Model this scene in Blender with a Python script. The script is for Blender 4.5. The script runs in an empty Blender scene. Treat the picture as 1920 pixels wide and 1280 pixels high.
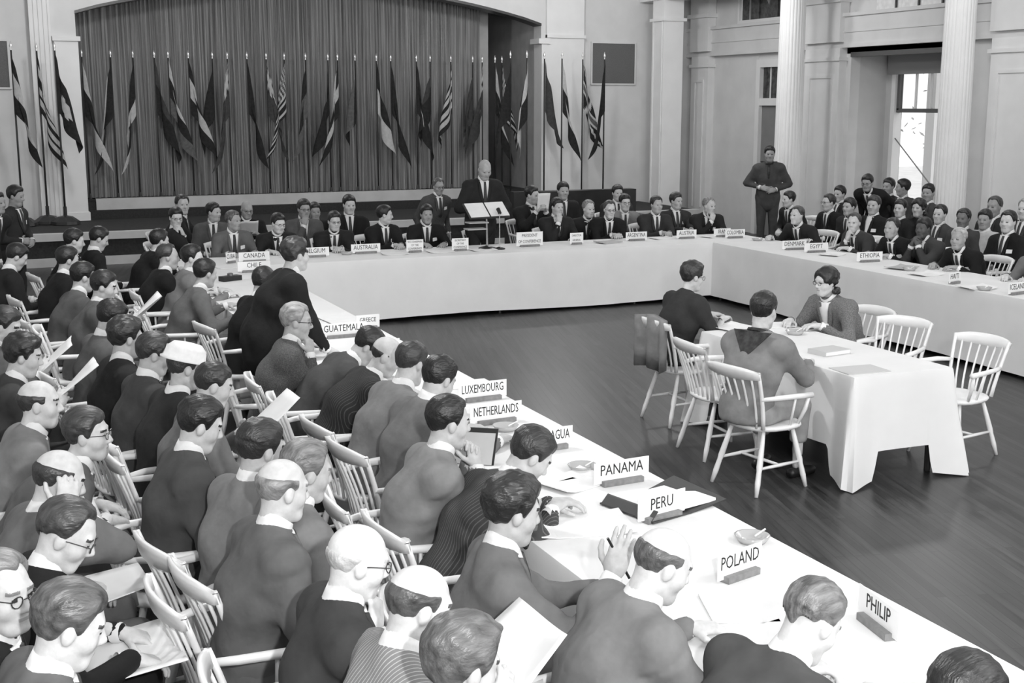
import bpy, math, random
import numpy as np
from mathutils import Matrix, Vector

# ------------------------------------------------------------------ camera
FPX = 2356.0; PITCH = math.radians(10.7); YAW = math.radians(23.5); CAMH = 2.55
cF = np.array([math.sin(YAW)*math.cos(PITCH), math.cos(YAW)*math.cos(PITCH), -math.sin(PITCH)])
cR = np.array([math.cos(YAW), -math.sin(YAW), 0.0]); cU = np.cross(cR, cF); cC = np.array([0, 0, CAMH])
def ray(x, y): return cF*FPX + cR*(x-960) + cU*(640-y)
def atz(x, y, z): d = ray(x, y); return cC + d*((z-CAMH)/d[2])
def aty(x, y, Y): d = ray(x, y); return cC + d*(Y/d[1])
def atx(x, y, X): d = ray(x, y); return cC + d*(X/d[0])
def depth(p): return float((np.array(p)-cC) @ cF)

scene = bpy.context.scene
COL = scene.collection
cam = bpy.data.cameras.new('camera'); camo = bpy.data.objects.new('camera', cam); COL.objects.link(camo)
cam.sensor_width = 36.0; cam.lens = FPX/1920*36.0; cam.clip_end = 200
camo.matrix_world = Matrix(((cR[0], cU[0], -cF[0], cC[0]), (cR[1], cU[1], -cF[1], cC[1]), (cR[2], cU[2], -cF[2], cC[2]), (0, 0, 0, 1)))
scene.camera = camo

# ------------------------------------------------------------------ world, lamps, exposure
world = bpy.data.worlds.new('world'); scene.world = world; world.use_nodes = True
wn = world.node_tree.nodes; wl = world.node_tree.links
bg = wn['Background']; bg.inputs['Color'].default_value = (1, 1, 1, 1); bg.inputs['Strength'].default_value = 1.4
vs = scene.view_settings
vs.view_transform = 'Standard'; vs.look = 'None'; vs.gamma = 1.0; vs.use_curve_mapping = False; vs.exposure = 0.0

def area_lamp(name, loc, rot, sx, sy, power):
    l = bpy.data.lights.new(name, 'AREA'); l.shape = 'RECTANGLE'; l.size = sx; l.size_y = sy; l.energy = power
    o = bpy.data.objects.new(name, l); COL.objects.link(o); o.location = loc; o.rotation_euler = rot
    return o
CEIL = 6.4
def fill_light(loc, power):
    l = bpy.data.lights.new('added_fill_light', 'POINT'); l.energy = power; l.shadow_soft_size = .22
    o = bpy.data.objects.new('added_fill_light', l); COL.objects.link(o); o.location = loc
# added fill lights above the frame, brightening hall, stage and right wall
P_HALL = 240; P_STAGE = 190; P_SIDE = 100; P_REAR = 300
for x, y, k in ((.5, .5, .25), (5.6, 1.6, .8), (10.5, .5, .9), (1.8, 8.8, 1.55), (8.9, 8.4, .5)): fill_light((x, y, 4.9), P_HALL*k)
for x in (2.4, 9.4): fill_light((x, 19.8, 5.0), P_STAGE)
for x, y in ((11.6, 12.6), (11.4, 18.2)): fill_light((x, y, 4.9), P_SIDE)
# added frontal fill in front of the blank rear wall
area_lamp('rear_fill_light', (6.0, -2.7, 3.2), (math.radians(90), 0, 0), 8.0, 3.2, P_REAR)
# the photographer's flash bulb, held up to the right of the camera
fl = bpy.data.lights.new('flash_bulb', 'POINT'); P_FLASH = 560; fl.energy = P_FLASH; fl.shadow_soft_size = 0.05
flo = bpy.data.objects.new('flash_bulb', fl); COL.objects.link(flo)
flo.location = Vector(cC + cR*0.42 + np.array([0, 0, .26]))

# ------------------------------------------------------------------ materials (procedural, grey scale)
_M = {}
def mat(name, v, rough=.6, var=0.0, scale=20.0, bump=0.0, bscale=60.0, stretch=(1, 1, 1), metal=0.0, spec=.5, detail=3.0):
    key = name
    if key in _M: return _M[key]
    m = bpy.data.materials.new(name); m.use_nodes = True
    nt = m.node_tree; b = nt.nodes['Principled BSDF']
    b.inputs['Base Color'].default_value = (v, v, v, 1); b.inputs['Roughness'].default_value = rough
    b.inputs['Metallic'].default_value = metal; b.inputs['Specular IOR Level'].default_value = spec
    if var > 0 or bump > 0:
        tc = nt.nodes.new('ShaderNodeTexCoord'); mp = nt.nodes.new('ShaderNodeMapping')
        mp.inputs['Scale'].default_value = stretch
        nt.links.new(tc.outputs['Object'], mp.inputs['Vector'])
    if var > 0:
        n = nt.nodes.new('ShaderNodeTexNoise'); n.inputs['Scale'].default_value = scale; n.inputs['Detail'].default_value = detail
        nt.links.new(mp.outputs['Vector'], n.inputs['Vector'])
        r = nt.nodes.new('ShaderNodeValToRGB')
        lo = max(v*(1-var), 0.002); hi = min(v*(1+var), .95)
        r.color_ramp.elements[0].position = .3; r.color_ramp.elements[0].color = (lo, lo, lo, 1)
        r.color_ramp.elements[1].position = .7; r.color_ramp.elements[1].color = (hi, hi, hi, 1)
        nt.links.new(n.outputs['Fac'], r.inputs['Fac']); nt.links.new(r.outputs['Color'], b.inputs['Base Color'])
    if bump > 0:
        n2 = nt.nodes.new('ShaderNodeTexNoise'); n2.inputs['Scale'].default_value = bscale; n2.inputs['Detail'].default_value = 3
        nt.links.new(mp.outputs['Vector'], n2.inputs['Vector'])
        bp = nt.nodes.new('ShaderNodeBump'); bp.inputs['Strength'].default_value = bump; bp.inputs['Distance'].default_value = .02
        nt.links.new(n2.outputs['Fac'], bp.inputs['Height']); nt.links.new(bp.outputs['Normal'], b.inputs['Normal'])
    _M[key] = m
    return m

def fabric(v, kind='plain'):
    v = round(v, 3)
    key = 'suit_%s_%03d' % (kind, int(v*1000))
    if key in _M: return _M[key]
    if kind == 'tweed':
        return mat(key, v, .9, .45, 150, .25, 200, spec=.2)
    m = mat(key, v, .85, .14, 11, .5, 9, spec=.22)
    if kind == 'stripe':
        nt = m.node_tree; b = nt.nodes['Principled BSDF']
        tc = nt.nodes.new('ShaderNodeTexCoord'); w = nt.nodes.new('ShaderNodeTexWave')
        w.bands_direction = 'X'; w.inputs['Scale'].default_value = 22; w.inputs['Distortion'].default_value = .6; w.inputs['Detail'].default_value = 0
        nt.links.new(tc.outputs['Object'], w.inputs['Vector'])
        r = nt.nodes.new('ShaderNodeValToRGB'); r.color_ramp.elements[0].position = .86; r.color_ramp.elements[0].color = (v, v, v, 1)
        h = min(v*2.1+.02, .9); r.color_ramp.elements[1].position = .97; r.color_ramp.elements[1].color = (h, h, h, 1)
        nt.links.new(w.outputs['Fac'], r.inputs['Fac']); nt.links.new(r.outputs['Color'], b.inputs['Base Color'])
    return m

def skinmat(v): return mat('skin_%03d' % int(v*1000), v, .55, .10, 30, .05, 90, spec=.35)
def hairmat(v, grey=0.0):
    key = 'hair_%03d_%02d' % (int(v*1000), int(grey*10))
    return mat(key, v, .40, .30+grey*.5, 60, .28, 150, stretch=(1.0, .16, .5), spec=.6, detail=4)

WHITE_PAINT = mat('white_paint', .86, .35, .04, 6)
CLOTH = mat('white_tablecloth', .80, .8, .03, 3, .12, 7, spec=.15)
PAPER = mat('white_paper', .82, .7, .03, 10, spec=.2)
PAPERG = mat('grey_paper', .45, .7, .05, 10, spec=.2)
CARD = mat('white_card', .86, .6, spec=.2)
INK = mat('black_ink', .015, .6)
WOODBLOCK = mat('stained_wood_block', .20, .5, .2, 30)
DARKWOOD = mat('dark_wood', .03, .4, .3, 12, stretch=(1, 8, 1))
SHIRT = mat('white_shirt', .80, .8, .02, 20, .15, 30, spec=.15)
BLACK = mat('black_leather', .015, .35)
METAL = mat('grey_metal', .25, .35, metal=.8)
CHROME = mat('bright_metal', .75, .2, metal=.9)
EYE = mat('dark_eye', .05, .3)
BADGE = mat('badge_white', .85, .5)

# ------------------------------------------------------------------ mesh helpers
def newmesh(name, verts, faces, mats, fmat=None, smooth=False):
    me = bpy.data.meshes.new(name)
    me.from_pydata([tuple(map(float, v)) for v in verts], [], [tuple(int(i) for i in f) for f in faces])
    for m in mats: me.materials.append(m)
    if fmat is not None: me.polygons.foreach_set('material_index', np.asarray(fmat, dtype=np.int32))
    if smooth: me.polygons.foreach_set('use_smooth', np.ones(len(me.polygons), dtype=bool))
    me.update()
    return me
def fastmesh(name, V, Q, mats, fmat=None):
    """numpy quads -> smooth shaded mesh"""
    me = bpy.data.meshes.new(name)
    V = np.asarray(V, dtype=np.float32); Q = np.asarray(Q, dtype=np.int32)
    me.vertices.add(len(V)); me.vertices.foreach_set('co', V.ravel())
    n = len(Q); me.loops.add(n*4); me.loops.foreach_set('vertex_index', Q.ravel())
    me.polygons.add(n); me.polygons.foreach_set('loop_start', np.arange(0, 4*n, 4, dtype=np.int32))
    for m in mats: me.materials.append(m)
    if fmat is not None: me.polygons.foreach_set('material_index', np.asarray(fmat, dtype=np.int32))
    me.polygons.foreach_set('use_smooth', np.ones(n, dtype=bool))
    me.update(calc_edges=True)
    return me
def link(name, me, parent=None, loc=None, rotz=None):
    o = bpy.data.objects.new(name, me); COL.objects.link(o)
    if parent is not None: o.parent = parent
    if loc is not None: o.location = loc
    if rotz is not None: o.rotation_euler = (0, 0, rotz)
    return o
def tag(o, label, cat, group=None):
    o['label'] = label; o['category'] = cat
    if group: o['group'] = group
    return o
def thing(name, label, cat, loc=(0, 0, 0), rotz=0.0, group=None):
    o = bpy.data.objects.new(name, None); COL.objects.link(o); o.empty_display_size = .1
    o.location = loc; o.rotation_euler = (0, 0, rotz)
    return tag(o, label, cat, group)
def struct(name, me, parent=None):
    o = link(name, me, parent)
    if parent is None: o['kind'] = 'structure'
    return o

class MB:
    """collects simple shapes into one mesh"""
    def __init__(s): s.v = []; s.f = []
    def box(s, x0, x1, y0, y1, z0, z1):
        n = len(s.v)
        s.v += [(x0, y0, z0), (x1, y0, z0), (x1, y1, z0), (x0, y1, z0), (x0, y0, z1), (x1, y0, z1), (x1, y1, z1), (x0, y1, z1)]
        s.f += [(n, n+3, n+2, n+1), (n+4, n+5, n+6, n+7), (n, n+1, n+5, n+4), (n+1, n+2, n+6, n+5), (n+2, n+3, n+7, n+6), (n+3, n, n+4, n+7)]
        return s
    def tube(s, pts, rads, seg=8, cap=True):
        pts = [np.array(p, dtype=float) for p in pts]; n0 = len(s.v)
        for i, p in enumerate(pts):
            a = pts[max(i-1, 0)]; b = pts[min(i+1, len(pts)-1)]; d = b-a; d /= (np.linalg.norm(d)+1e-9)
            h = np.array([0, 0, 1.0]) if abs(d[2]) < .9 else np.array([0, 1.0, 0])
            u = np.cross(h, d); u /= np.linalg.norm(u); w = np.cross(d, u)
            for k in range(seg):
                t = 2*math.pi*k/seg
                s.v.append(tuple(p + rads[i]*(u*math.cos(t) + w*math.sin(t))))
        for i in range(len(pts)-1):
            for k in range(seg):
                a = n0+i*seg+k; b = n0+i*seg+(k+1) % seg
                s.f.append((a, b, b+seg, a+seg))
        if cap:
            s.f.append(tuple(n0+k for k in reversed(range(seg))))
            e = n0+(len(pts)-1)*seg; s.f.append(tuple(e+k for k in range(seg)))
        return s
    def lathe(s, prof, seg=16, c=(0, 0)):
        n0 = len(s.v)
        for r, z in prof:
            for k in range(seg):
                t = 2*math.pi*k/seg; s.v.append((c[0]+r*math.cos(t), c[1]+r*math.sin(t), z))
        for i in range(len(prof)-1):
            for k in range(seg):
                a = n0+i*seg+k; b = n0+i*seg+(k+1) % seg
                s.f.append((a, b, b+seg, a+seg))
        s.f.append(tuple(n0+k for k in reversed(range(seg)))); e = n0+(len(prof)-1)*seg; s.f.append(tuple(e+k for k in range(seg)))
        return s
    def prism(s, poly, y0, y1):
        """polygon in x,z extruded along y"""
        n0 = len(s.v); n = len(poly)
        s.v += [(x, y0, z) for x, z in poly] + [(x, y1, z) for x, z in poly]
        s.f.append(tuple(range(n0, n0+n))); s.f.append(tuple(reversed(range(n0+n, n0+2*n))))
        for k in range(n):
            a = n0+k; b = n0+(k+1) % n; s.f.append((a, a+n, b+n, b))
        return s
    def slab(s, F, B):
        """closed slab from two equal grids of points (rows x cols x 3)"""
        F = np.asarray(F); B = np.asarray(B); r, c = F.shape[:2]; n0 = len(s.v)
        s.v += [tuple(p) for p in F.reshape(-1, 3)] + [tuple(p) for p in B.reshape(-1, 3)]
        o = n0+r*c
        for i in range(r-1):
            for j in range(c-1):
                a = n0+i*c+j; s.f.append((a, a+1, a+c+1, a+c)); a += r*c; s.f.append((a, a+c, a+c+1, a+1))
        for j in range(c-1):
            s.f.append((n0+j, o+j, o+j+1, n0+j+1)); k = (r-1)*c+j; s.f.append((n0+k, n0+k+1, o+k+1, o+k))
        for i in range(r-1):
            a = i*c; s.f.append((n0+a, n0+a+c, o+a+c, o+a)); a = i*c+c-1; s.f.append((n0+a, o+a, o+a+c, n0+a+c))
        return s
    def mesh(s, name, m, smooth=False): return newmesh(name, s.v, s.f, [m], None, smooth)
def part(name, mb, m, parent, smooth=False): return link(name, mb.mesh(name, m, smooth), parent)
# ------------------------------------------------------------------ the room
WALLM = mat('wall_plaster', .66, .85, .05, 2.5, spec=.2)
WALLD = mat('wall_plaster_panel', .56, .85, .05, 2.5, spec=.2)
TRIMM = mat('wall_trim_paint', .76, .6, .03, 3, spec=.3)
COLM = mat('column_paint', .82, .6, .03, 3, spec=.3)
WY = 23.6                      # face of the stage wall
CX = 13.5                      # line of the columns
WX = 14.5                      # face of the wall behind the columns

def floor_material():
    m = bpy.data.materials.new('polished_dark_floorboards'); m.use_nodes = True
    nt = m.node_tree; b = nt.nodes['Principled BSDF']
    tc = nt.nodes.new('ShaderNodeTexCoord'); mp = nt.nodes.new('ShaderNodeMapping')
    mp.inputs['Rotation'].default_value = (0, 0, math.radians(15.0))
    nt.links.new(tc.outputs['Object'], mp.inputs['Vector'])
    br = nt.nodes.new('ShaderNodeTexBrick')
    mpb = nt.nodes.new('ShaderNodeMapping'); mpb.inputs['Rotation'].default_value = (0, 0, math.radians(90))
    nt.links.new(mp.outputs['Vector'], mpb.inputs['Vector']); nt.links.new(mpb.outputs['Vector'], br.inputs['Vector'])
    br.inputs['Scale'].default_value = 1.0; br.inputs['Brick Width'].default_value = 1.3; br.inputs['Row Height'].default_value = .058
    br.inputs['Mortar Size'].default_value = .0016; br.inputs['Bias'].default_value = 0.0
    br.inputs['Color1'].default_value = (.030, .030, .030, 1); br.inputs['Color2'].default_value = (.055, .055, .055, 1)
    br.inputs['Mortar'].default_value = (.012, .012, .012, 1)
    ns = nt.nodes.new('ShaderNodeTexNoise'); mps = nt.nodes.new('ShaderNodeMapping'); mps.inputs['Scale'].default_value = (30, 1.6, 1)
    nt.links.new(mp.outputs['Vector'], mps.inputs['Vector']); nt.links.new(mps.outputs['Vector'], ns.inputs['Vector'])
    ns.inputs['Scale'].default_value = 1.0; ns.inputs['Detail'].default_value = 5
    mx = nt.nodes.new('ShaderNodeMixRGB'); mx.blend_type = 'MULTIPLY'; mx.inputs['Fac'].default_value = .8
    rp = nt.nodes.new('ShaderNodeValToRGB'); rp.color_ramp.elements[0].position = .3; rp.color_ramp.elements[0].color = (.35, .35, .35, 1)
    rp.color_ramp.elements[1].position = .72; rp.color_ramp.elements[1].color = (1.6, 1.6, 1.6, 1)
    nt.links.new(ns.outputs['Fac'], rp.inputs['Fac']); nt.links.new(br.outputs['Color'], mx.inputs['Color1']); nt.links.new(rp.outputs['Color'], mx.inputs['Color2'])
    nt.links.new(mx.outputs['Color'], b.inputs['Base Color'])
    rr = nt.nodes.new('ShaderNodeMapRange'); rr.inputs['To Min'].default_value = .24; rr.inputs['To Max'].default_value = .46
    nt.links.new(ns.outputs['Fac'], rr.inputs['Value']); nt.links.new(rr.outputs['Result'], b.inputs['Roughness'])
    bp = nt.nodes.new('ShaderNodeBump'); bp.inputs['Strength'].default_value = .05; bp.inputs['Distance'].default_value = .01
    nt.links.new(ns.outputs['Fac'], bp.inputs['Height']); nt.links.new(bp.outputs['Normal'], b.inputs['Normal'])
    b.inputs['Specular IOR Level'].default_value = .26
    return m
FLOORM = floor_material()
struct('floor', MB().box(-4.2, 16.5, -3.2, 28, -.2, 0).mesh('floor', FLOORM))
struct('ceiling', MB().box(-4.2, 16.5, -3.2, 28, CEIL, CEIL+.2).mesh('ceiling', WALLM))
struct('wall_left', MB().box(-4.2, -4.0, -3.2, 28, 0, CEIL).mesh('wall_left', WALLM))
struct('wall_behind', MB().box(-4.2, 16.5, -3.4, -3.2, 0, CEIL).mesh('wall_behind', WALLM))

# stage wall with a flat arched opening
OX0, OX1 = 2.0, 10.9
def arch_z(t): return 4.14 + .62*math.sin(math.pi*t)**.85
mb = MB()
mb.box(-4.0, 1.22, WY, WY+.35, 0, CEIL)
mb.box(11.83, 14.6, WY+.12, WY+.47, 0, CEIL)
n = 24
for i in range(n):
    a = i/n; b = (i+1)/n; xa = OX0+(OX1-OX0)*a; xb = OX0+(OX1-OX0)*b
    za, zb = arch_z(a), arch_z(b); k = len(mb.v)
    mb.v += [(xa, WY, za), (xb, WY, zb), (xb, WY, CEIL), (xa, WY, CEIL), (xa, WY+.35, za), (xb, WY+.35, zb), (xb, WY+.35, CEIL), (xa, WY+.35, CEIL)]
    mb.f += [(k, k+1, k+2, k+3), (k, k+4, k+5, k+1), (k+7, k+6, k+5, k+4)]
mb.box(1.22, OX0, WY, WY+.35, 0, CEIL)
mb.box(OX1, 11.83, WY, WY+.35, 0, CEIL)
struct('wall_stage', mb.mesh('wall_stage', WALLM))
# dark edge of the arch
mb = MB()
for i in range(n):
    a = i/n; b = (i+1)/n; xa = OX0+(OX1-OX0)*a; xb = OX0+(OX1-OX0)*b
    za, zb = arch_z(a), arch_z(b); k = len(mb.v)
    mb.v += [(xa, WY-.02, za-.05), (xb, WY-.02, zb-.05), (xb, WY-.02, zb), (xa, WY-.02, za), (xa, WY+.36, za-.05), (xb, WY+.36, zb-.05), (xb, WY+.36, zb), (xa, WY+.36, za)]
    mb.f += [(k, k+1, k+2, k+3), (k, k+4, k+5, k+1), (k+3, k+2, k+6, k+7), (k+7, k+6, k+5, k+4)]
struct('trim_1', mb.mesh('trim_1', DARKWOOD))

def fluted(mbx, x0, x1, y, z0, z1, nfl, d=.02):
    """fluted pilaster face towards -y: narrow fillets on a plain shaft"""
    mbx.box(x0, x1, y, y+.2, z0, z1)
    w = (x1-x0)/(nfl*2+1)
    for i in range(nfl+1): mbx.box(x0+2*i*w, x0+(2*i+1)*w, y-d, y+.001, z0+.12, z1-.02)
t = struct('trim_2', (lambda m_: (fluted(m_, 1.24, 1.58, WY-.14, .5, 6.3, 4), m_)[1])(MB()).mesh('trim_2', TRIMM))
mb = MB(); mb.box(1.62, 2.02, WY-.08, WY+.3, .5, 3.62).box(1.60, 2.06, WY-.12, WY+.32, 3.62, 3.70).box(1.6, 2.05, WY-.1, WY+.3, .5, .66)
struct('trim_3', mb.mesh('trim_3', TRIMM))
mb = MB(); mb.box(10.88, 11.0, WY-.08, WY+.3, .5, 3.74).box(10.8, 11.06, WY-.12, WY+.32, 3.74, 3.84).box(11.0, 11.84, WY-.06, WY+.2, 0, 6.3)
mb.box(11.0, 11.86, WY-.1, WY, 3.86, 3.92)
struct('trim_4', mb.mesh('trim_4', TRIMM))
# sound grilles set into the wall either side of the stage
for lab, x0, x1, z0, z1, y in (('flat grey sound grille in wall right of stage', 12.11, 13.1, 2.97, 3.78, WY+.12), ('flat grey sound grille in wall left of stage', -.12, .87, 2.83, 3.6, WY)):
    g = thing('sound_grille', lab, 'grille', (0, 0, 0), 0, 'wall grilles')
    part('panel', MB().box(x0, x1, y-.03, y+.02, z0, z1), mat('grille_cloth', .13, .9, .2, 120), g)
    part('frame', MB().box(x0-.03, x0, y-.04, y, z0-.03, z1+.03).box(x1, x1+.03, y-.04, y, z0-.03, z1+.03).box(x0, x1, y-.04, y, z1, z1+.03).box(x0, x1, y-.04, y, z0-.03, z0), WALLM, g)

# platform in front of the stage, stage and its curtain
DARKCARP = mat('dark_carpet', .025, .9, .3, 30)
WHTRIM = mat('platform_white_trim', .55, .6, .05, 5)
struct('trim_5', MB().box(-4, 13.2, 21.15, 21.3, .14, .41).box(-4, 13.2, 21.3, WY, .38, .515).mesh('trim_5', DARKCARP))
struct('trim_6', MB().box(-4, 13.2, 21.12, 21.3, 0, .14).mesh('trim_6', WHTRIM))
struct('trim_7', MB().box(-4, 13.2, 21.12, 21.3, .41, .525).mesh('trim_7', WHTRIM))
struct('trim_8', MB().box(OX0, OX1, WY+.2, 24.0, .0, .66).mesh('trim_8', DARKCARP))
struct('trim_9', MB().box(OX0+.2, 9.8, 23.95, 24.1, .66, .86).mesh('trim_9', mat('curtain_plinth', .5, .7, .1, 3)))
struct('trim_10', MB().box(OX0, OX1, 24.0, 27.5, .0, .80).mesh('trim_10', DARKCARP))
struct('trim_11', MB().box(9.95, 10.2, 24.7, 24.95, .8, 6).box(1.6, 2.0, WY+.35, 27.4, .5, 6).box(10.92, 11.3, WY+.35, 27.4, .5, 6).mesh('trim_11', mat('stage_wing_paint', .42, .8, .1, 4)))
struct('wall_stage_back', MB().box(1.6, 11.3, 27.4, 27.6, 0, 6.3).mesh('wall_stage_back', mat('stage_back_paint', .25, .8, .1, 4)))
# curtain: pleated heavy cloth
rng = random.Random(4)
def curtain(x0, x1, y, z0, z1, name, label, m, pitch=.085, amp=.045):
    xs = []; x = x0
    nx = int((x1-x0)/.016)
    ph = 0; V = []; F = []
    fr = np.linspace(x0, x1, nx)
    w = np.cumsum(1/(pitch*(1+.35*np.sin(fr*3.1)+.2*np.sin(fr*7.7))))*(fr[1]-fr[0])*2*math.pi
    zs = [z0, z0+.8, z0+1.8, z1]
    for j, z in enumerate(zs):
        a = amp*(1.0, .95, .85, .7)[j]
        for i in range(nx):
            V.append((fr[i]+.006*math.sin(z*3+fr[i]*9), y+a*math.sin(w[i]+.25*math.sin(z*1.7+fr[i]*2))+.02*math.sin(fr[i]*2.3), z))
    for j in range(len(zs)-1):
        for i in range(nx-1):
            k = j*nx+i; F.append((k, k+1, k+nx+1, k+nx))
    o = link(name, newmesh(name, V, F, [m], None, True)); return tag(o, label, 'curtain')
CURT = mat('curtain_cloth', .24, .85, .5, 5, .1, 60, stretch=(7, 7, .12), spec=.2)
curtain(2.02, 9.95, 24.55, .84, 5.4, 'stage_curtain', 'dark pleated curtain closing off the stage behind the flags', CURT)

# ---------------- columns and the wall behind them
def column(y, r=.245, h=6.35):
    m = MB(); seg = 72; prof = [(0, .18), (.12, .2), (1.0, 1.0)]
    n0 = 0; rings = []
    zs = [.2, 1.5, 3.0, 4.35]
    for z in zs:
        rr = r*(1-.10*(z/4.4)**1.5)
        for k in range(seg):
            t = 2*math.pi*k/seg; f = rr*(1-.045*(.5+.5*math.cos(24*t)))
            m.v.append((CX+f*math.cos(t), y+f*math.sin(t), z))
    for j in range(len(zs)-1):
        for k in range(seg):
            a = j*seg+k; b = j*seg+(k+1) % seg; m.f.append((a, b, b+seg, a+seg))
    m.lathe([(r*1.3, 0), (r*1.3, .1), (r*1.15, .14), (r*1.05, .2), (r, .22)], 32, (CX, y))
    m.lathe([(r*.9, 4.33), (r*1.0, 4.36), (r*1.0, 4.4), (r*1.2, 4.5), (r*1.25, 4.52)], 32, (CX, y))
    m.box(CX-r*1.35, CX+r*1.35, y-r*1.35, y+r*1.35, 4.5, 4.62)
    return m
for i, y in enumerate((18.76, 14.68, 10.4)):
    o = link('fluted_column', column(y).mesh('fluted_column', COLM, False))
    tag(o, ('tall white fluted column behind the uniformed person', 'tall white fluted column at the near side of the bright window', 'tall white fluted column beyond the right edge of the picture')[i], 'column', 'columns along the right side')
    o['kind'] = 'structure'
# square corner pier
mb = MB().box(CX-.26, CX+.2, 22.75, 23.2, 0, 4.2).box(CX-.31, CX+.25, 22.7, 23.25, 4.2, 4.26).box(CX-.26, CX+.2, 22.75, 23.2, 4.26, 6.35).box(CX-.3, CX+.24, 22.71, 23.24, 0, .2)
mb.box(CX-.285, CX-.265, 22.78, 22.82, .2, 4.2).box(CX-.285, CX-.265, 23.12, 23.17, .2, 4.2)
struct('trim_12', mb.mesh('trim_12', COLM))
# beam over the columns
struct('trim_13', MB().box(CX-.3, CX+.3, -3, WY+.1, 4.62, 6.35).mesh('trim_13', TRIMM))

# wall behind the columns: bays with a door, a recessed window bay and panels
OY0, OY1 = 15.7, 18.38         # window bay
DY0, DY1 = 20.05, 21.2         # door with a transom
mb = MB()
mb.box(WX, WX+.2, -3.2, OY0, 0, CEIL).box(WX, WX+.2, OY0, OY1, 3.42, CEIL).box(WX, WX+.2, OY1, DY0, 0, CEIL)
mb.box(WX+.01, WX+.2, DY0, DY1, 3.4, 4.12).box(WX, WX+.2, DY0-.3, DY1+.8, 5.4, CEIL).box(WX, WX+.2, DY1, 24.2, 0, 4.12).box(WX, WX+.2, DY1+.8, 24.2, 4.12, CEIL)
mb.box(WX, WX+.2, DY0-.3, DY0, 4.12, 5.4)
struct('wall_right', mb.mesh('wall_right', WALLM))
# beams / frieze mouldings
mb = MB()
mb.box(WX-.10, WX, -3, 24, 3.56, 4.05).box(WX-.14, WX, -3, 24, 3.52, 3.58).box(WX-.15, WX, -3, 24, 4.05, 4.11).box(WX-.12, WX, -3, 24, 3.78, 3.81)
struct('trim_14', mb.mesh('trim_14', WALLM))
for i, (y0, y1) in enumerate(((22.8, 23.45), (18.5, 19.5), (13.7, 14.9))):
    m = MB().box(WX-.16, WX, y0, y1, 0, 3.52).box(WX-.2, WX, y0-.04, y1+.04, 3.3, 3.36).box(WX-.2, WX, y0-.05, y1+.05, 0, .25)
    m.box(WX-.185, WX-.15, y0+.14, y0+.19, .4, 3.05).box(WX-.185, WX-.15, y1-.19, y1-.14, .4, 3.05).box(WX-.185, WX-.15, y0+.19, y1-.19, 3.0, 3.05)
    m.box(WX-.2, WX-.01, y0-.02, y1+.02, 3.62, 5.9).box(WX-.26, WX, y0-.06, y1+.06, 4.3, 4.38)
    struct('trim_%d' % (15+i), m.mesh('trim', TRIMM))
for i, y0 in enumerate((12.6, 11.3)):
    m = MB().box(WX-.03, WX, y0, y0+.05, .4, 3.1).box(WX-.03, WX, y0+.9, y0+.95, .4, 3.1).box(WX-.03, WX, y0+.05, y0+.9, 3.05, 3.1)
    struct('trim_%d' % (18+i), m.mesh('trim', TRIMM))
struct('baseboard_right', MB().box(WX-.03, WX, -3, OY0, 0, .22).box(WX-.03, WX, OY1, DY0, 0, .22).mesh('baseboard_right', TRIMM))
# door with dark transom light
d = bpy.data.objects.new('door_1', None); COL.objects.link(d); d['kind'] = 'structure'
part('door_frame', MB().box(WX-.06, WX+.1, DY0, DY0+.13, 0, 3.25).box(WX-.06, WX+.1, DY1-.13, DY1, 0, 3.25).box(WX-.06, WX+.1, DY0, DY1, 3.25, 3.4).box(WX-.05, WX+.1, DY0+.13, DY1-.13, 2.52, 2.66), TRIMM, d)
part('door_leaf', MB().box(WX+.02, WX+.07, DY0+.13, DY1-.13, 0, 2.52), mat('door_leaf_grey', .21, .6, .05, 4), d)
part('transom_pane', MB().box(WX+.03, WX+.05, DY0+.13, DY1-.13, 2.66, 3.25), mat('leaded_glass_dark', .05, .25, .8, 9), d)
part('leaded_bar', MB().box(WX+.015, WX+.03, DY0+.45, DY0+.48, 2.66, 3.25).box(WX+.015, WX+.03, DY0+.75, DY0+.78, 2.66, 3.25), TRIMM, d)
# leaded windows high in the wall
LEAD = mat('dark_leaded_glass', .06, .3, .6, 12)
def leaded(name, y0, y1, z0, z1, glass, label_bars):
    w = bpy.data.objects.new(name, None); COL.objects.link(w); w['kind'] = 'structure'
    np_ = 3
    for k in range(np_):
        a = y0+(y1-y0)*k/np_; b = y0+(y1-y0)*(k+1)/np_
        part('pane', MB().box(WX+.03, WX+.05, a+.02, b-.02, z0, z1), glass, w)
        part('lead_ornament', MB().lathe([(.001, z0+.25), (.09, z0+.45), (.09, z0+.7), (.001, z0+.95)], 8, (WX+.03, (a+b)/2)) if k == 1 else MB().box(WX+.01, WX+.03, (a+b)/2-.015, (a+b)/2+.015, z0, z1), mat('lead_light_glass', .35, .4), w)
    part('window_frame', MB().box(WX-.03, WX+.08, y0-.06, y0, z0-.06, z1).box(WX-.03, WX+.08, y1, y1+.06, z0-.06, z1).box(WX-.03, WX+.08, y0, y1, z0-.06, z0), TRIMM, w)
    for k in (1, 2): part('mullion', MB().box(WX-.0, WX+.07, y0+(y1-y0)*k/3-.02, y0+(y1-y0)*k/3+.02, z0, z1), LEAD, w)
leaded('window_1', DY0, DY1+.7, 4.18, 5.4, LEAD, '')
# second high window: opaque panes on the wall, daylight painted in as pale colour
w2 = bpy.data.objects.new('window_2', None); COL.objects.link(w2); w2['kind'] = 'structure'
for k in range(3):
    a = 16.15+.55*k
    part('pane', MB().box(WX-.02, WX-.005, a+.03, a+.5, 4.06 if k != 1 else 4.03, 5.0), mat('painted_daylit_glass', .75, .4, .1, 14), w2)
    part('lead_bar', MB().box(WX-.03, WX-.004, a-.0, a+.03, 4.0, 5.0), LEAD, w2)
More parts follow.
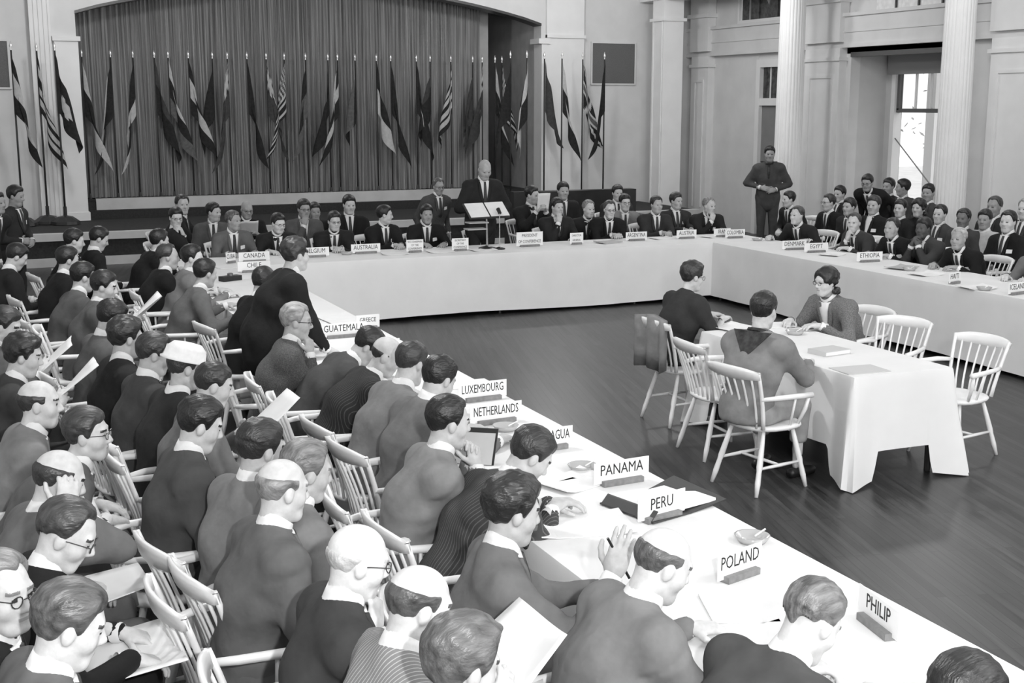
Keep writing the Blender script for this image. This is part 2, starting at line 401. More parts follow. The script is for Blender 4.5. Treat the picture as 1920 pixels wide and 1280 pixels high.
# recessed bay: reveals, soffit, window wall
BX = 15.3
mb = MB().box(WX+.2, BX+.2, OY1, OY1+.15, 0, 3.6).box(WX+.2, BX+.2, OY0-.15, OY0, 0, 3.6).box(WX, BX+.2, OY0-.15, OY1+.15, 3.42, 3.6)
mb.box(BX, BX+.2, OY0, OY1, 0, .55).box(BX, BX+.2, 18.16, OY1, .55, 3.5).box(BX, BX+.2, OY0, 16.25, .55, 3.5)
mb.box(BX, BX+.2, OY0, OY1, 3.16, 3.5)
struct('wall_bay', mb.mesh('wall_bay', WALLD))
struct('trim_20', MB().box(WX-.02, WX+.1, OY0, OY1, 3.36, 3.44).mesh('trim_20', mat('dark_moulding', .08, .5)))
w3 = bpy.data.objects.new('window_3', None); COL.objects.link(w3); w3['kind'] = 'structure'
part('window_frame', MB().box(BX-.05, BX+.12, 18.08, 18.18, .58, 3.1).box(BX-.05, BX+.12, 16.23, 16.31, .58, 3.1).box(BX-.05, BX+.12, 16.23, 18.18, 3.1, 3.2).box(BX-.08, BX+.12, 16.2, 18.2, .5, .58), TRIMM, w3)
part('sash_stile', MB().box(BX-.0, BX+.08, 18.02, 18.08, 2.45, 3.1), mat('window_rail', .10, .5), w3)
part('meeting_rail', MB().box(BX-.0, BX+.08, 16.31, 18.08, 2.40, 2.47), mat('window_rail', .10, .5), w3)
part('glazing_bar', MB().box(BX+.02, BX+.06, 17.62, 17.65, 2.47, 3.1), TRIMM, w3)
part('glazing_bar', MB().box(BX+.02, BX+.06, 17.24, 17.27, 2.47, 3.1), TRIMM, w3)
part('stay_bar', MB().tube([(BX-.02, 18.05, 1.95), (BX-.02, 17.1, 1.2)], [.012, .012], 6), mat('stay_metal', .12, .4, metal=.5), w3)
part('roller_shade', MB().box(BX-.06, BX-.05, 16.2, 18.3, 3.06, 3.42), mat('shade_cloth', .30, .8), w3)
GL = bpy.data.materials.new('window_glass'); GL.use_nodes = True
_b = GL.node_tree.nodes['Principled BSDF']; _b.inputs['Transmission Weight'].default_value = 1.0; _b.inputs['Roughness'].default_value = .0; _b.inputs['IOR'].default_value = 1.02
part('pane', MB().box(BX+.045, BX+.05, 16.31, 18.02, 2.47, 3.1), GL, w3)
# garden outside: a pale porch post and a tree
o = link('porch_post', MB().box(18.2, 18.4, 20.35, 20.6, 0, 5).mesh('porch_post', mat('post_white', .8, .6))); tag(o, 'pale porch post standing outside the bright window', 'post')
def blob_tree():
    r = random.Random(11); m = MB()
    for k in range(420):
        c = np.array([22.0+r.gauss(0, .45), 23.75+r.gauss(0, .38), 2.1+r.gauss(0, .55)])
        a = r.uniform(0, 6.28); t = r.uniform(-1, 1); s = r.uniform(.05, .11)
        u = np.array([math.cos(a), math.sin(a), t])*s; v = np.array([-math.sin(a), math.cos(a), r.uniform(-.6, .6)])*s*.5
        n0 = len(m.v); m.v += [tuple(c-u), tuple(c+v), tuple(c+u), tuple(c-v)]; m.f.append((n0, n0+1, n0+2, n0+3))
    return m
tr = thing('garden_tree', 'small leafy tree seen through the bright window', 'tree', (0, 0, 0))
lf = part('foliage', blob_tree(), mat('leaf_grey', .38, .7), tr); lf['kind'] = 'stuff'
part('trunk', MB().tube([(22, 23.75, -.2), (22.05, 23.75, 1.0), (22, 23.8, 2.4)], [.09, .07, .03], 8), mat('bark_grey', .3, .8), tr)
struct('ground', MB().box(16.5, 40, 5, 45, -.3, -.2).mesh('ground', mat('garden_ground', .6, .9, .1, 3)))
# ------------------------------------------------------------------ tables under white cloths
TZ = .75
def table(name, label, x0, x1, y0, y1, legs):
    t = thing(name, label, 'table', ((x0+x1)/2, (y0+y1)/2, 0)); cx, cy = (x0+x1)/2, (y0+y1)/2
    part('tabletop', MB().box(x0-cx+.01, x1-cx-.01, y0-cy+.01, y1-cy-.01, TZ-.035, TZ-.004), DARKWOOD, t)
    for (lx, ly) in legs: part('leg', MB().tube([(lx-cx, ly-cy, 0), (lx-cx, ly-cy, TZ-.035)], [.022, .026], 8), DARKWOOD, t)
    return t
def cloth(name, label, x0, x1, y0, y1, hem, wave, step=.09, flare=.025, tips=None, tip_drop=0, sides=(1, 1, 1, 1), seed=1, group=None):
    """cloth lying on a table top and hanging to `hem` on the chosen sides (near -y, right +x, far +y, left -x)"""
    r = random.Random(seed); V = []; F = []; e = .006
    def sample(a, b): n = max(2, int(abs(b-a)/step)); return [a+(b-a)*i/n for i in range(n)]
    per = [(x, y0, 0, -1) for x in sample(x0, x1)] + [(x1, y, 1, 0) for y in sample(y0, y1)] + [(x, y1, 0, 1) for x in sample(x1, x0)] + [(x0, y, -1, 0) for y in sample(y1, y0)]
    n = len(per); p1, p2, p3 = (r.uniform(0, 6) for _ in range(3))
    ln = 0; rows = []
    side_i = {(0, -1): 0, (1, 0): 1, (0, 1): 2, (-1, 0): 3}
    levels = [0, .02, .12, .4, .75, 1.0]
    for j, lv in enumerate(levels):
        s = 0
        for i, (x, y, nx, ny) in enumerate(per):
            px, py = per[i-1][:2]; s += math.hypot(x-px, y-py) if i else 0
            dc = min(math.hypot(x-a, y-b) for a in (x0, x1) for b in (y0, y1))
            corner = math.exp(-(dc/.10)**2)
            h = hem + .012*math.sin(s*1.7+p3)
            if tip_drop: h -= tip_drop*((1-.14*dc/.17) if dc < .17 else .86*max(0, 1-(dc-.17)/.035))
            if not sides[side_i[(nx, ny)]]: h = TZ-.10
            h = max(h, .006)
            z = TZ+e - lv*(TZ+e-h)
            wv = wave*lv*(math.sin(s*6.1+p1)+.6*math.sin(s*11.3+p2)+.7*math.sin(s*2.3+p3))
            off = .006*min(1, lv*30)+flare*lv + wv*(.4+.6*lv)
            cx_, cy_ = (1 if x > (x0+x1)/2 else -1), (1 if y > (y0+y1)/2 else -1)
            off = max(off, .004*min(1, lv*30))
            ox = nx*off + corner*cx_*tip_drop*.45*lv; oy = ny*off + corner*cy_*tip_drop*.45*lv
            if dc > .001: V.append((x+ox, y+oy, z))
            else: V.append((x+cx_*(off*.8+tip_drop*.25*lv), y+cy_*(off*.8+tip_drop*.25*lv), z))
    for j in range(len(levels)-1):
        for i in range(n):
            a = j*n+i; b = j*n+(i+1) % n; F.append((a, a+n, b+n, b))
    F = [tuple(reversed(f)) for f in F]
    F.append(tuple(range(n)))
    me = newmesh(name, V, F, [CLOTH]); me.polygons.foreach_set('use_smooth', np.array([True]*(len(F)-1)+[False])); 
    try:
        me.set_sharp_from_angle(angle=math.radians(50))
    except Exception: pass
    return tag(link(name, me), label, 'tablecloth', group)
LX0, LX1 = 2.07, 3.02; FY0, FY1 = 14.1, 15.05; RX0, RX1 = 9.02, 9.95
table('long_table', 'long table under white cloth along the left rank of delegates', LX0, LX1, .9, FY0-.012, [(x, y) for x in (LX0+.08, LX1-.08) for y in (1.0, 3.2, 5.4, 7.6, 9.8, 12.0, 14.0)])
table('long_table', 'long table under white cloth across the far end, before the speaker', LX0, RX1, FY0, FY1, [(x, y) for x in (2.2, 4.1, 6.0, 7.9, 9.8) for y in (FY0+.08, FY1-.08)])
table('long_table', 'long table under white cloth along the right rank of delegates', RX0, RX1, 3.5, FY0-.012, [(x, y) for x in (RX0+.08, RX1-.08) for y in (3.6, 6.2, 8.8, 11.4, 14.0)])
cloth('tablecloth', 'white cloth hanging to the floor over the left long table', LX0, LX1, .9, FY0-.012, .04, .003, .16, .015, seed=2, group='cloths on the long tables')
cloth('tablecloth', 'white cloth hanging to the floor over the far long table', LX0, RX1, FY0, FY1, .045, .006, .09, .02, seed=3, group='cloths on the long tables')
cloth('tablecloth', 'white cloth hanging to the floor over the right long table', RX0, RX1, 3.5, FY0-.012, .045, .006, .1, .02, seed=5, group='cloths on the long tables')
SX0, SX1, SY0, SY1 = 5.36, 6.2, 6.6, 8.5
table('centre_table', 'small table under white cloth standing alone on the open floor', SX0, SX1, SY0, SY1, [(x, y) for x in (SX0+.08, SX1-.08) for y in (SY0+.1, SY1-.1)])
cloth('tablecloth', 'white cloth with pointed hanging corners over the centre table', SX0, SX1, SY0, SY1, .245, .004, .02, .03, tip_drop=.235, seed=7)
# ------------------------------------------------------------------ white spindle-back armchairs
def chair_parts():
    P = []
    # saddle seat
    seg = 20; V = []; F = []
    rings = [(.0, .452), (.5, .448), (.85, .455), (.97, .452), (1.0, .440), (.96, .424), (.5, .418), (0.0, .418)]
    for fr, z in rings:
        for k in range(seg):
            t = 2*math.pi*k/seg; c, s = math.cos(t), math.sin(t)
            ex = abs(c)**.75*(1 if c > 0 else -1); ey = abs(s)**.75*(1 if s > 0 else -1)
            wx = .235*(1+.06*ey)
            V.append((max(fr, .002)*wx*ex, .015+max(fr, .002)*.225*ey, z))
    for j in range(len(rings)-1):
        for k in range(seg):
            a = j*seg+k; b = j*seg+(k+1) % seg; F.append((a, a+seg, b+seg, b))
    P.append(('seat', newmesh('chair_seat', V, [tuple(reversed(f)) for f in F], [WHITE_PAINT], None, True)))
    # crest rail: a curved, tapering board
    Fg, Bg = [], []
    for z0, th in ((.785, .011), (.845, .012), (.870, .008)):
        rf, rb = [], []
        for i in range(11):
            u = -1+2*i/10; x = .245*u*(1.0 if z0 > .8 else .97)
            zz = z0 - (.028*abs(u)**3 if z0 > .86 else 0) - (.0 if z0 > .8 else -.012*abs(u)**2)
            y = -.325 + .045*u*u + (.870-zz)*.22
            rf.append((x, y+th, zz)); rb.append((x, y-th, zz))
        Fg.append(rf); Bg.append(rb)
    P.append(('crest_rail', MB().slab(Fg, Bg).mesh('chair_crest', WHITE_PAINT, True)))
    def bend(u, zt, xs, xt, y0, y1, r0, r1):
        pts = []; rs = []
        for i in range(6):
            t = i/5; pts.append((xs+(xt-xs)*t, y0+(y1-y0)*(t**1.35), .445+(zt-.445)*t)); rs.append(r0+(r1-r0)*t)
        return MB().tube(pts, rs, 6)
    for s in (-1, 1):
        P.append(('back_post', bend(s, .845, s*.185, s*.232, -.165, -.273, .015, .013).mesh('chair_back_post', WHITE_PAINT, True)))
    for i in range(6):
        u = (i-2.5)/3.2
        P.append(('spindle', bend(u, .80, .175*u, .225*u, -.19+.02*u*u, -.308+.045*u*u, .0085, .0075).mesh('chair_spindle', WHITE_PAINT, True)))
    for s in (-1, 1):
        pts = [(s*.208, -.215, .655), (s*.255, -.10, .662), (s*.275, .06, .660), (s*.268, .19, .652)]
        P.append(('arm', MB().tube(pts, [.014, .018, .019, .021], 8).mesh('chair_arm', WHITE_PAINT, True)))
        P.append(('arm_spindle', MB().tube([(s*.215, .05, .445), (s*.268, .04, .655)], [.009, .009], 6).mesh('chair_arm_spindle', WHITE_PAINT, True)))
        P.append(('arm_post', MB().tube([(s*.205, .13, .445), (s*.25, .15, .56), (s*.268, .165, .652)], [.012, .016, .012], 6).mesh('chair_arm_post', WHITE_PAINT, True)))
    lg = {}
    for s in (-1, 1):
        for q, yy, yb in ((0, .14, .225), (1, -.12, -.235)):
            a = np.array([s*.145, yy, .425]); b = np.array([s*.215, yb, 0.0]); pts = [a+(b-a)*t for t in (0, .3, .55, .62, .8, 1)]
            P.append(('leg', MB().tube(pts, [.013, .018, .021, .017, .019, .012], 8).mesh('chair_leg', WHITE_PAINT, True)))
            lg[(s, q)] = (a, b)
    mid = []
    for s in (-1, 1):
        p = lg[(s, 0)][0]+(lg[(s, 0)][1]-lg[(s, 0)][0])*.58; q = lg[(s, 1)][0]+(lg[(s, 1)][1]-lg[(s, 1)][0])*.58
        P.append(('stretcher', MB().tube([p, (p+q)/2, q], [.009, .013, .009], 6).mesh('chair_stretcher', WHITE_PAINT, True))); mid.append((p+q)/2)
    P.append(('stretcher', MB().tube([mid[0], (mid[0]+mid[1])/2, mid[1]], [.009, .012, .009], 6).mesh('chair_stretcher', WHITE_PAINT, True)))
    return P
CHAIR = chair_parts()
def chair(x, y, deg, label, group):
    t = thing('spindle_chair', label, 'chair', (x, y, 0), math.radians(deg-90), group)
    for n_, me in CHAIR: link(n_, me, t)
    return t
# empty chairs round the centre table
chair(5.03, 7.70, -4, 'empty white spindle-back armchair between the two near sitters at centre table', 'chairs at the centre table')
chair(6.62, 7.78, 202, 'empty white armchair on right of centre table, nearer the seated tweed jacket', 'chairs at the centre table')
chair(6.60, 6.98, 190, 'empty white armchair at right front corner of centre table, nearest the camera', 'chairs at the centre table')
chair(6.45, 15.72, 272, 'empty white armchair behind the far table beside the standing speaker', 'empty chairs at the long tables')
chair(10.55, 12.95, 190, 'empty white armchair at the far part of the right table', 'empty chairs at the long tables')
chair(10.75, 10.55, 175, 'empty white armchair showing behind the person in black suit, right table', 'empty chairs at the long tables')
# ------------------------------------------------------------------ drooping flags on poles before the curtain
FG = [mat('flag_dark', .020, .85, .3, 20, spec=.2), mat('flag_mid', .10, .85, .2, 20, spec=.2), mat('flag_light', .42, .85, .1, 20, spec=.2), mat('flag_grey', .05, .85, .2, 20, spec=.2)]
POLE = mat('flag_pole_wood', .03, .6)
SPEAR = mat('flag_finial_metal', .8, .25, metal=.7)
def pat(kind, u, v):
    if kind == 'dark': return 0
    if kind == 'grey': return 3
    if kind == 'mid': return 1
    if kind == 'h_dld': return (0, 2, 0)[min(2, int(v*3))]
    if kind == 'h_ldm': return (2, 0, 1)[min(2, int(v*3))]
    if kind == 'h_ddl': return (0, 0, 2)[min(2, int(v*3))]
    if kind == 'h_dl': return 0 if v < .5 else 2
    if kind == 'h_ld': return 2 if v < .5 else 0
    if kind == 'h_gd': return 3 if v < .45 else 0
    if kind == 'h_dm': return 0 if v < .5 else 1
    if kind == 'v_dld': return (0, 2, 0)[min(2, int(u*3))]
    if kind == 'v_dlm': return (0, 2, 1)[min(2, int(u*3))]
    if kind == 'v_dmd': return (0, 1, 0)[min(2, int(u*3))]
    if kind == 'stripes': return 2 if int(v*9) % 2 else 0
    if kind == 'canton':
        if u < .4 and v < .55: return 2 if (int(u*20)+int(v*18)) % 2 else 0
        return 2 if int(v*13) % 2 else 0
    if kind == 'greek':
        if u < .45 and v < .55: return 2 if abs(u-.22) < .06 or abs(v-.28) < .07 else 0
        return 2 if int(v*9) % 2 else 0
    if kind == 'cross': return 2 if abs(u-.35) < .08 or abs(v-.5) < .1 else 0
    if kind == 'union':
        a = abs(u-.5); b = abs(v-.5)
        if a < .05 or b < .08: return 1
        if a < .09 or b < .14 or abs(a-b) < .06: return 2
        return 0
    if kind == 'ensign':
        if u < .5 and v < .5:
            a = abs(u-.25)*2; b = abs(v-.25)*2
            return 2 if a < .1 or b < .1 or abs(a-b) < .1 else 0
        return 3
    if kind == 'emblem': return 2 if (u-.5)**2+(v-.5)**2 < .03 else 0
    if kind == 'lemblem': return 1 if (u-.5)**2+(v-.5)**2 < .05 else 2
    if kind == 'quarter': return 2 if (u < .5) == (v < .5) else 0
    return 0
def flag_mesh(kind, seed, sc=1.0):
    r = random.Random(seed); nu, nv = 20, 16; V = []; F = []; fm = []
    hoist = .98*sc; drop = r.uniform(.88, 1.12)*sc; wid = r.uniform(.26, .44)*sc; ph = r.uniform(0, 6); side = r.choice((-1, 1, 1))
    nf = r.uniform(.9, 1.6)
    for j in range(nv+1):
        v = j/nv
        for i in range(nu+1):
            u = i/nu
            fold = math.sin(u*nf*2*math.pi+ph+v*.8)
            x = side*(wid*u*(.35+.65*v) + .10*sc*fold*u**.6*(.3+.7*v)) + .02*math.sin(v*5+ph)*u
            y = -.02-.055*math.cos(u*nf*2*math.pi+ph+v*.8)*u**.6*(.3+.7*v) - .03*u
            z = -hoist*v - drop*u**1.05*(.86+.14*math.sin(u*3+ph))
            V.append((x, y, z))
    for j in range(nv):
        for i in range(nu):
            a = j*(nu+1)+i; F.append((a, a+1, a+nu+2, a+nu+1)); fm.append(pat(kind, (i+.5)/nu, (j+.5)/nv))
    return newmesh('flag_cloth', V, F, FG, fm, True)
pole_me = MB().tube([(0, 0, .05), (0, 0, 2.9)], [.017, .014], 8).mesh('flag_pole', POLE, True)
pole_st = MB().tube([(0, 0, .03), (0, 0, 2.58)], [.015, .012], 8).mesh('flag_pole', POLE, True)
base_st = MB().lathe([(.11, 0), (.11, .02), (.03, .05), (.022, .14)], 8).mesh('flag_base', DARKWOOD)
fin_me = MB().lathe([(.006, 2.88), (.016, 2.91), (.009, 2.93), (.026, 2.965), (.002, 3.05)], 8).mesh('flag_finial', SPEAR, True)
base_me = MB().lathe([(.24, 0), (.23, .05), (.12, .13), (.03, .15), (.03, .3)], 8).mesh('flag_base', DARKWOOD)
FL = [(20, 'h_dld', 'dark and light banded flag, leftmost beside the wall grille'), (68, 'greek', 'striped flag with a light cross canton before the left pilaster'),
 (102, 'emblem', 'dark flag with small light emblem before the left pilaster'), (152, 'quarter', 'boldly light and dark flag at the left edge of the curtain'),
 (206, 'v_dld', 'dark flag with light centre, second from curtain left edge'), (248, 'h_ddl', 'dark flag with light lower tip, third from curtain left edge'),
 (288, 'h_gd', 'dull grey flag hanging fourth from curtain left edge'), (314, 'h_ldm', 'pale flag with dark border, fifth from curtain left edge'),
 (352, 'h_dld', 'dark flag with long light stripe, sixth from curtain left edge'), (397, 'dark', 'plain dark flag seventh from curtain left edge'),
 (425, 'ensign', 'dark flag with small light canton left of the banded pair'), (462, 'v_dmd', 'dark flag with grey middle band under a bright spearhead'),
 (498, 'ensign', 'dark flag with light speckled canton beside the starred flag'), (532, 'canton', 'flag with light stars and stripes near the curtain middle'),
 (572, 'h_dm', 'dark flag with grey lower band right of the starred flag'), (614, 'dark', 'plain long dark flag paired with a light-topped one'),
 (632, 'cross', 'dark flag with white cross patch at the curtain middle'), (665, 'v_dmd', 'short dark and grey flag right of the cross flag'),
 (705, 'h_dl', 'slim dark flag with light streak, left of a matching pair'), (732, 'v_dld', 'dark flag with broad white band, right of a matching pair'),
 (780, 'emblem', 'wide dark flag with curved white mark'), (806, 'h_gd', 'grey-topped dark flag above the crouching person'),
 (845, 'stripes', 'light and dark mottled striped flag left of the standing speaker'), (886, 'grey', 'wide plain grey flag directly above the standing speaker'),
 (904, 'ensign', 'grey flag with light diagonal canton behind the speaker'), (928, 'h_ld', 'light over dark flag at right end of the curtain'),
 (941, 'canton', 'narrow striped flag crowded at right end of the curtain'), (957, 'dark', 'dark narrow flag crowded at the stage right wing'),
 (988, 'quarter', 'flag with large white and dark quarters at stage right'), (1021, 'grey', 'plain mid grey flag before the right stage jamb'),
 (1054, 'h_ld', 'pale flag with dark lower fold before the white jamb'), (1093, 'union', 'flag of crossed light and dark diagonals right of the stage'),
 (1134, 'v_dmd', 'white, dark and grey flag before the grey wall grille')]
for i, (px, kind, lab) in enumerate(FL):
    st = 145 < px < 950
    Y = 24.24 if st else 22.95 + (.12 if i % 2 else -.12)
    p = aty(px, 88, Y)
    t = thing('flag', lab, 'flag', (p[0], Y, .80 if st else .525), 0, 'flags on poles along the stage')
    if st:
        link('pole', pole_st, t); link('finial', fin_me, t, (0, 0, -.32)); link('base', base_st, t)
    else:
        link('pole', pole_me, t); link('finial', fin_me, t); link('base', base_me, t)
    link('flag_cloth', flag_mesh(kind, 100+i, 1.0), t, (0, -.02, 2.54 if st else 2.86))
# ------------------------------------------------------------------ people: implicit surfaces meshed with surface nets
def surfnet(fn, lo, hi, cell):
    lo = np.asarray(lo, float); hi = np.asarray(hi, float)
    n = np.maximum(4, np.ceil((hi-lo)/cell).astype(int)+1)
    xs = [(lo[a]+cell*np.arange(n[a])).astype(np.float32) for a in range(3)]
    G = np.stack(np.meshgrid(*xs, indexing='ij'), -1).reshape(-1, 3)
    val = fn(G).reshape(n).astype(np.float32)
    s = val < 0
    c = n-1
    S = np.zeros(c, np.int8)
    cs = [(i, j, k) for i in (0, 1) for j in (0, 1) for k in (0, 1)]
    for (i, j, k) in cs: S += s[i:i+c[0], j:j+c[1], k:k+c[2]]
    act = (S > 0) & (S < 8)
    idx = np.full(c, -1, np.int64); ids = np.argwhere(act); idx[act] = np.arange(len(ids))
    acc = np.zeros((len(ids), 3)); cnt = np.zeros(len(ids))
    I, J, K = ids.T
    for a in range(3):
        b, d = [q for q in range(3) if q != a]
        for u in (0, 1):
            for w in (0, 1):
                o0 = [0, 0, 0]; o0[b] = u; o0[d] = w; o1 = list(o0); o1[a] = 1
                v0 = val[I+o0[0], J+o0[1], K+o0[2]]; v1 = val[I+o1[0], J+o1[1], K+o1[2]]
                m = (v0 < 0) != (v1 < 0)
                t = np.where(m, v0/np.where(m, v0-v1, 1), 0)
                p = np.zeros((len(ids), 3)); p[:, b] = u; p[:, d] = w; p[:, a] = t
                acc[m] += p[m]; cnt[m] += 1
    V = lo + cell*(ids + acc/np.maximum(cnt, 1)[:, None])
    Q = []
    for a in range(3):
        b, d = (a+1) % 3, (a+2) % 3
        sl0 = [slice(None)]*3; sl1 = [slice(None)]*3
        sl0[a] = slice(0, n[a]-1); sl1[a] = slice(1, n[a])
        s0 = s[tuple(sl0)]; s1 = s[tuple(sl1)]
        e = np.argwhere(s0 != s1)
        if len(e) == 0: continue
        e = e[(e[:, b] > 0) & (e[:, d] > 0) & (e[:, b] < n[b]-1) & (e[:, d] < n[d]-1)]
        fl = s0[e[:, 0], e[:, 1], e[:, 2]]
        def cellid(db, dd):
            q = e.copy(); q[:, b] += db; q[:, d] += dd
            return idx[q[:, 0], q[:, 1], q[:, 2]]
        q = np.stack([cellid(-1, -1), cellid(0, -1), cellid(0, 0), cellid(-1, 0)], 1)
        q[~fl] = q[~fl][:, ::-1]
        Q.append(q)
    Q = np.concatenate(Q) if Q else np.zeros((0, 4), int)
    Q = Q[(Q >= 0).all(1)]
    return V, Q

def smin(a, b, k):
    h = np.maximum(k-np.abs(a-b), 0)/k
    return np.minimum(a, b)-h*h*k*.25
def cone(P, a, b, ra, rb, sx=1.0):
    a = np.asarray(a, np.float32); b = np.asarray(b, np.float32); d = b-a; L = float(d@d)+1e-9
    t = np.clip((P-a)@d/L, 0, 1)
    q = P-a-t[:, None]*d
    if sx != 1.0: q = q*np.array([1/sx, 1, 1], np.float32)
    return np.sqrt((q*q).sum(1))-(ra+(rb-ra)*t)
def ell(P, c, r):
    q = P-np.asarray(c, np.float32); r = np.asarray(r, np.float32)
    k0 = np.sqrt(((q/r)**2).sum(1)); k1 = np.sqrt(((q/(r*r))**2).sum(1))+1e-6
    return k0*(k0-1)/k1
def rotm(yaw, pitch, roll):
    y, p, r = (math.radians(v) for v in (yaw, pitch, roll))
    Rz = np.array([[math.cos(y), -math.sin(y), 0], [math.sin(y), math.cos(y), 0], [0, 0, 1]])
    a = -p; Rx = np.array([[1, 0, 0], [0, math.cos(a), -math.sin(a)], [0, math.sin(a), math.cos(a)]])
    Ry = np.array([[math.cos(r), 0, math.sin(r)], [0, 1, 0], [-math.sin(r), 0, math.cos(r)]])
    return Rz@Rx@Ry
def nrm(v): v = np.asarray(v, float); return v/(np.linalg.norm(v)+1e-9)
def ik(S, T, l1, l2, hint):
    d = T-S; D = np.linalg.norm(d); mx = (l1+l2)*.985
    if D > mx: T = S+d*mx/D; d = T-S; D = mx
    u = d/D; a = (l1*l1-l2*l2+D*D)/(2*D); h = math.sqrt(max(l1*l1-a*a, 1e-6))
    w = hint-u*(hint@u); w = nrm(w)
    return S+u*a+w*h, T
def hand_fn(side, curl, spread=1.0, rad=.0088):
    """hand frame: wrist at origin, +Y along the hand, +Z back of the hand, thumb on -side*X"""
    segs = []
    th = -side
    for f, (x, l, b) in enumerate(((.030, .070, .092), (.010, .078, .097), (-.011, .073, .094), (-.030, .057, .085))):
        p = np.array([th*x, b, .0]); a = curl*(.75+.12*f); az = math.radians(4)*(x/.03)*spread*th*-1
        for k, fl in enumerate((.45, .32, .26)):
            dr = np.array([-math.sin(az), math.cos(a)*math.cos(az), -math.sin(a)]); q = p+dr*l*fl
            segs.append((p, q, rad*(1.05-.08*k), rad*(1.0-.1*k))); p = q; a += curl*.9
    p = np.array([th*.030, .032, -.008]); dirs = [(th*.75, .62, -.25), (th*.42, .82, -.38), (th*.15, .9, -.4)]
    for k, dr in enumerate(dirs):
        q = p+nrm(dr)*(.036, .032, .026)[k]; segs.append((p, q, (.0125, .0105, .0095)[k], (.0105, .0095, .0085)[k])); p = q
    def fn(P):
        d = ell(P, (0, .052, 0), (.042, .056, .017))
        d = smin(d, cone(P, (th*.02, .05, 0), (th*.028, .092, 0), .014, .010), .012)
        d = smin(d, cone(P, (-th*.02, .045, 0), (-th*.029, .086, 0), .014, .010), .012)
        d = smin(d, cone(P, (0, -.05, 0), (0, .03, 0), .026, .024), .02)
        for a, b, ra, rb in segs: d = smin(d, cone(P, a, b, ra, rb), .006)
        return d
    return fn
_handcache = {}
def hand_mesh(side, curl, cell, rad):
    key = (side, round(curl, 1), round(cell, 4))
    if key not in _handcache:
        _handcache[key] = surfnet(hand_fn(side, curl, 1.0, rad), (-.085, -.06, -.11), (.085, .20, .05), cell)
    return _handcache[key]

def head_fn(o):
    jw = o.get('jaw', 1.0); fat = o.get('fat', 0)
    def fn(P):
        d = ell(P, (0, -.016, .034), (.077, .099, .089))
        d = smin(d, ell(P, (0, .022, -.040), (.060*jw, .070, .084)), .045)
        d = smin(d, cone(P, (-.018*jw, .060, -.098), (.018*jw, .060, -.098), .020, .020), .03)
        for s in (-1, 1):
            d = smin(d, ell(P, (s*.043*jw, .045, -.028), (.026+fat, .032, .030)), .025)     # cheeks
            d = smin(d, cone(P, (s*.052*jw, -.005, -.068), (s*.022, .055, -.098), .016, .016), .03)  # jaw line
        d = smin(d, cone(P, (-.036, .074, .030), (.036, .074, .030), .013, .013), .02)      # brow
        for s in (-1, 1):
            sk = np.linalg.norm(P-np.array([s*.031, .098, .008], np.float32), axis=1)-.017
            d = -smin(-d, sk, .014)                                                        # eye socket
            d = smin(d, np.linalg.norm(P-np.array([s*.031, .074, .008], np.float32), axis=1)-.0145, .003)
            d = smin(d, ell(P, (s*.077, -.010, -.006), (.012, .020, .032)), .006)           # ear
            d = smin(d, ell(P, (s*.012, .094, -.030), (.010, .012, .009)), .008)
        d = smin(d, cone(P, (0, .084, .016), (0, .106, -.024), .009, .0125), .010)          # nose
        d = smin(d, cone(P, (-.017, .083, -.057), (.017, .083, -.057), .007, .007), .008)   # lips
        d = smin(d, cone(P, (-.015, .081, -.068), (.015, .081, -.068), .008, .008), .008)
        return d
    return fn
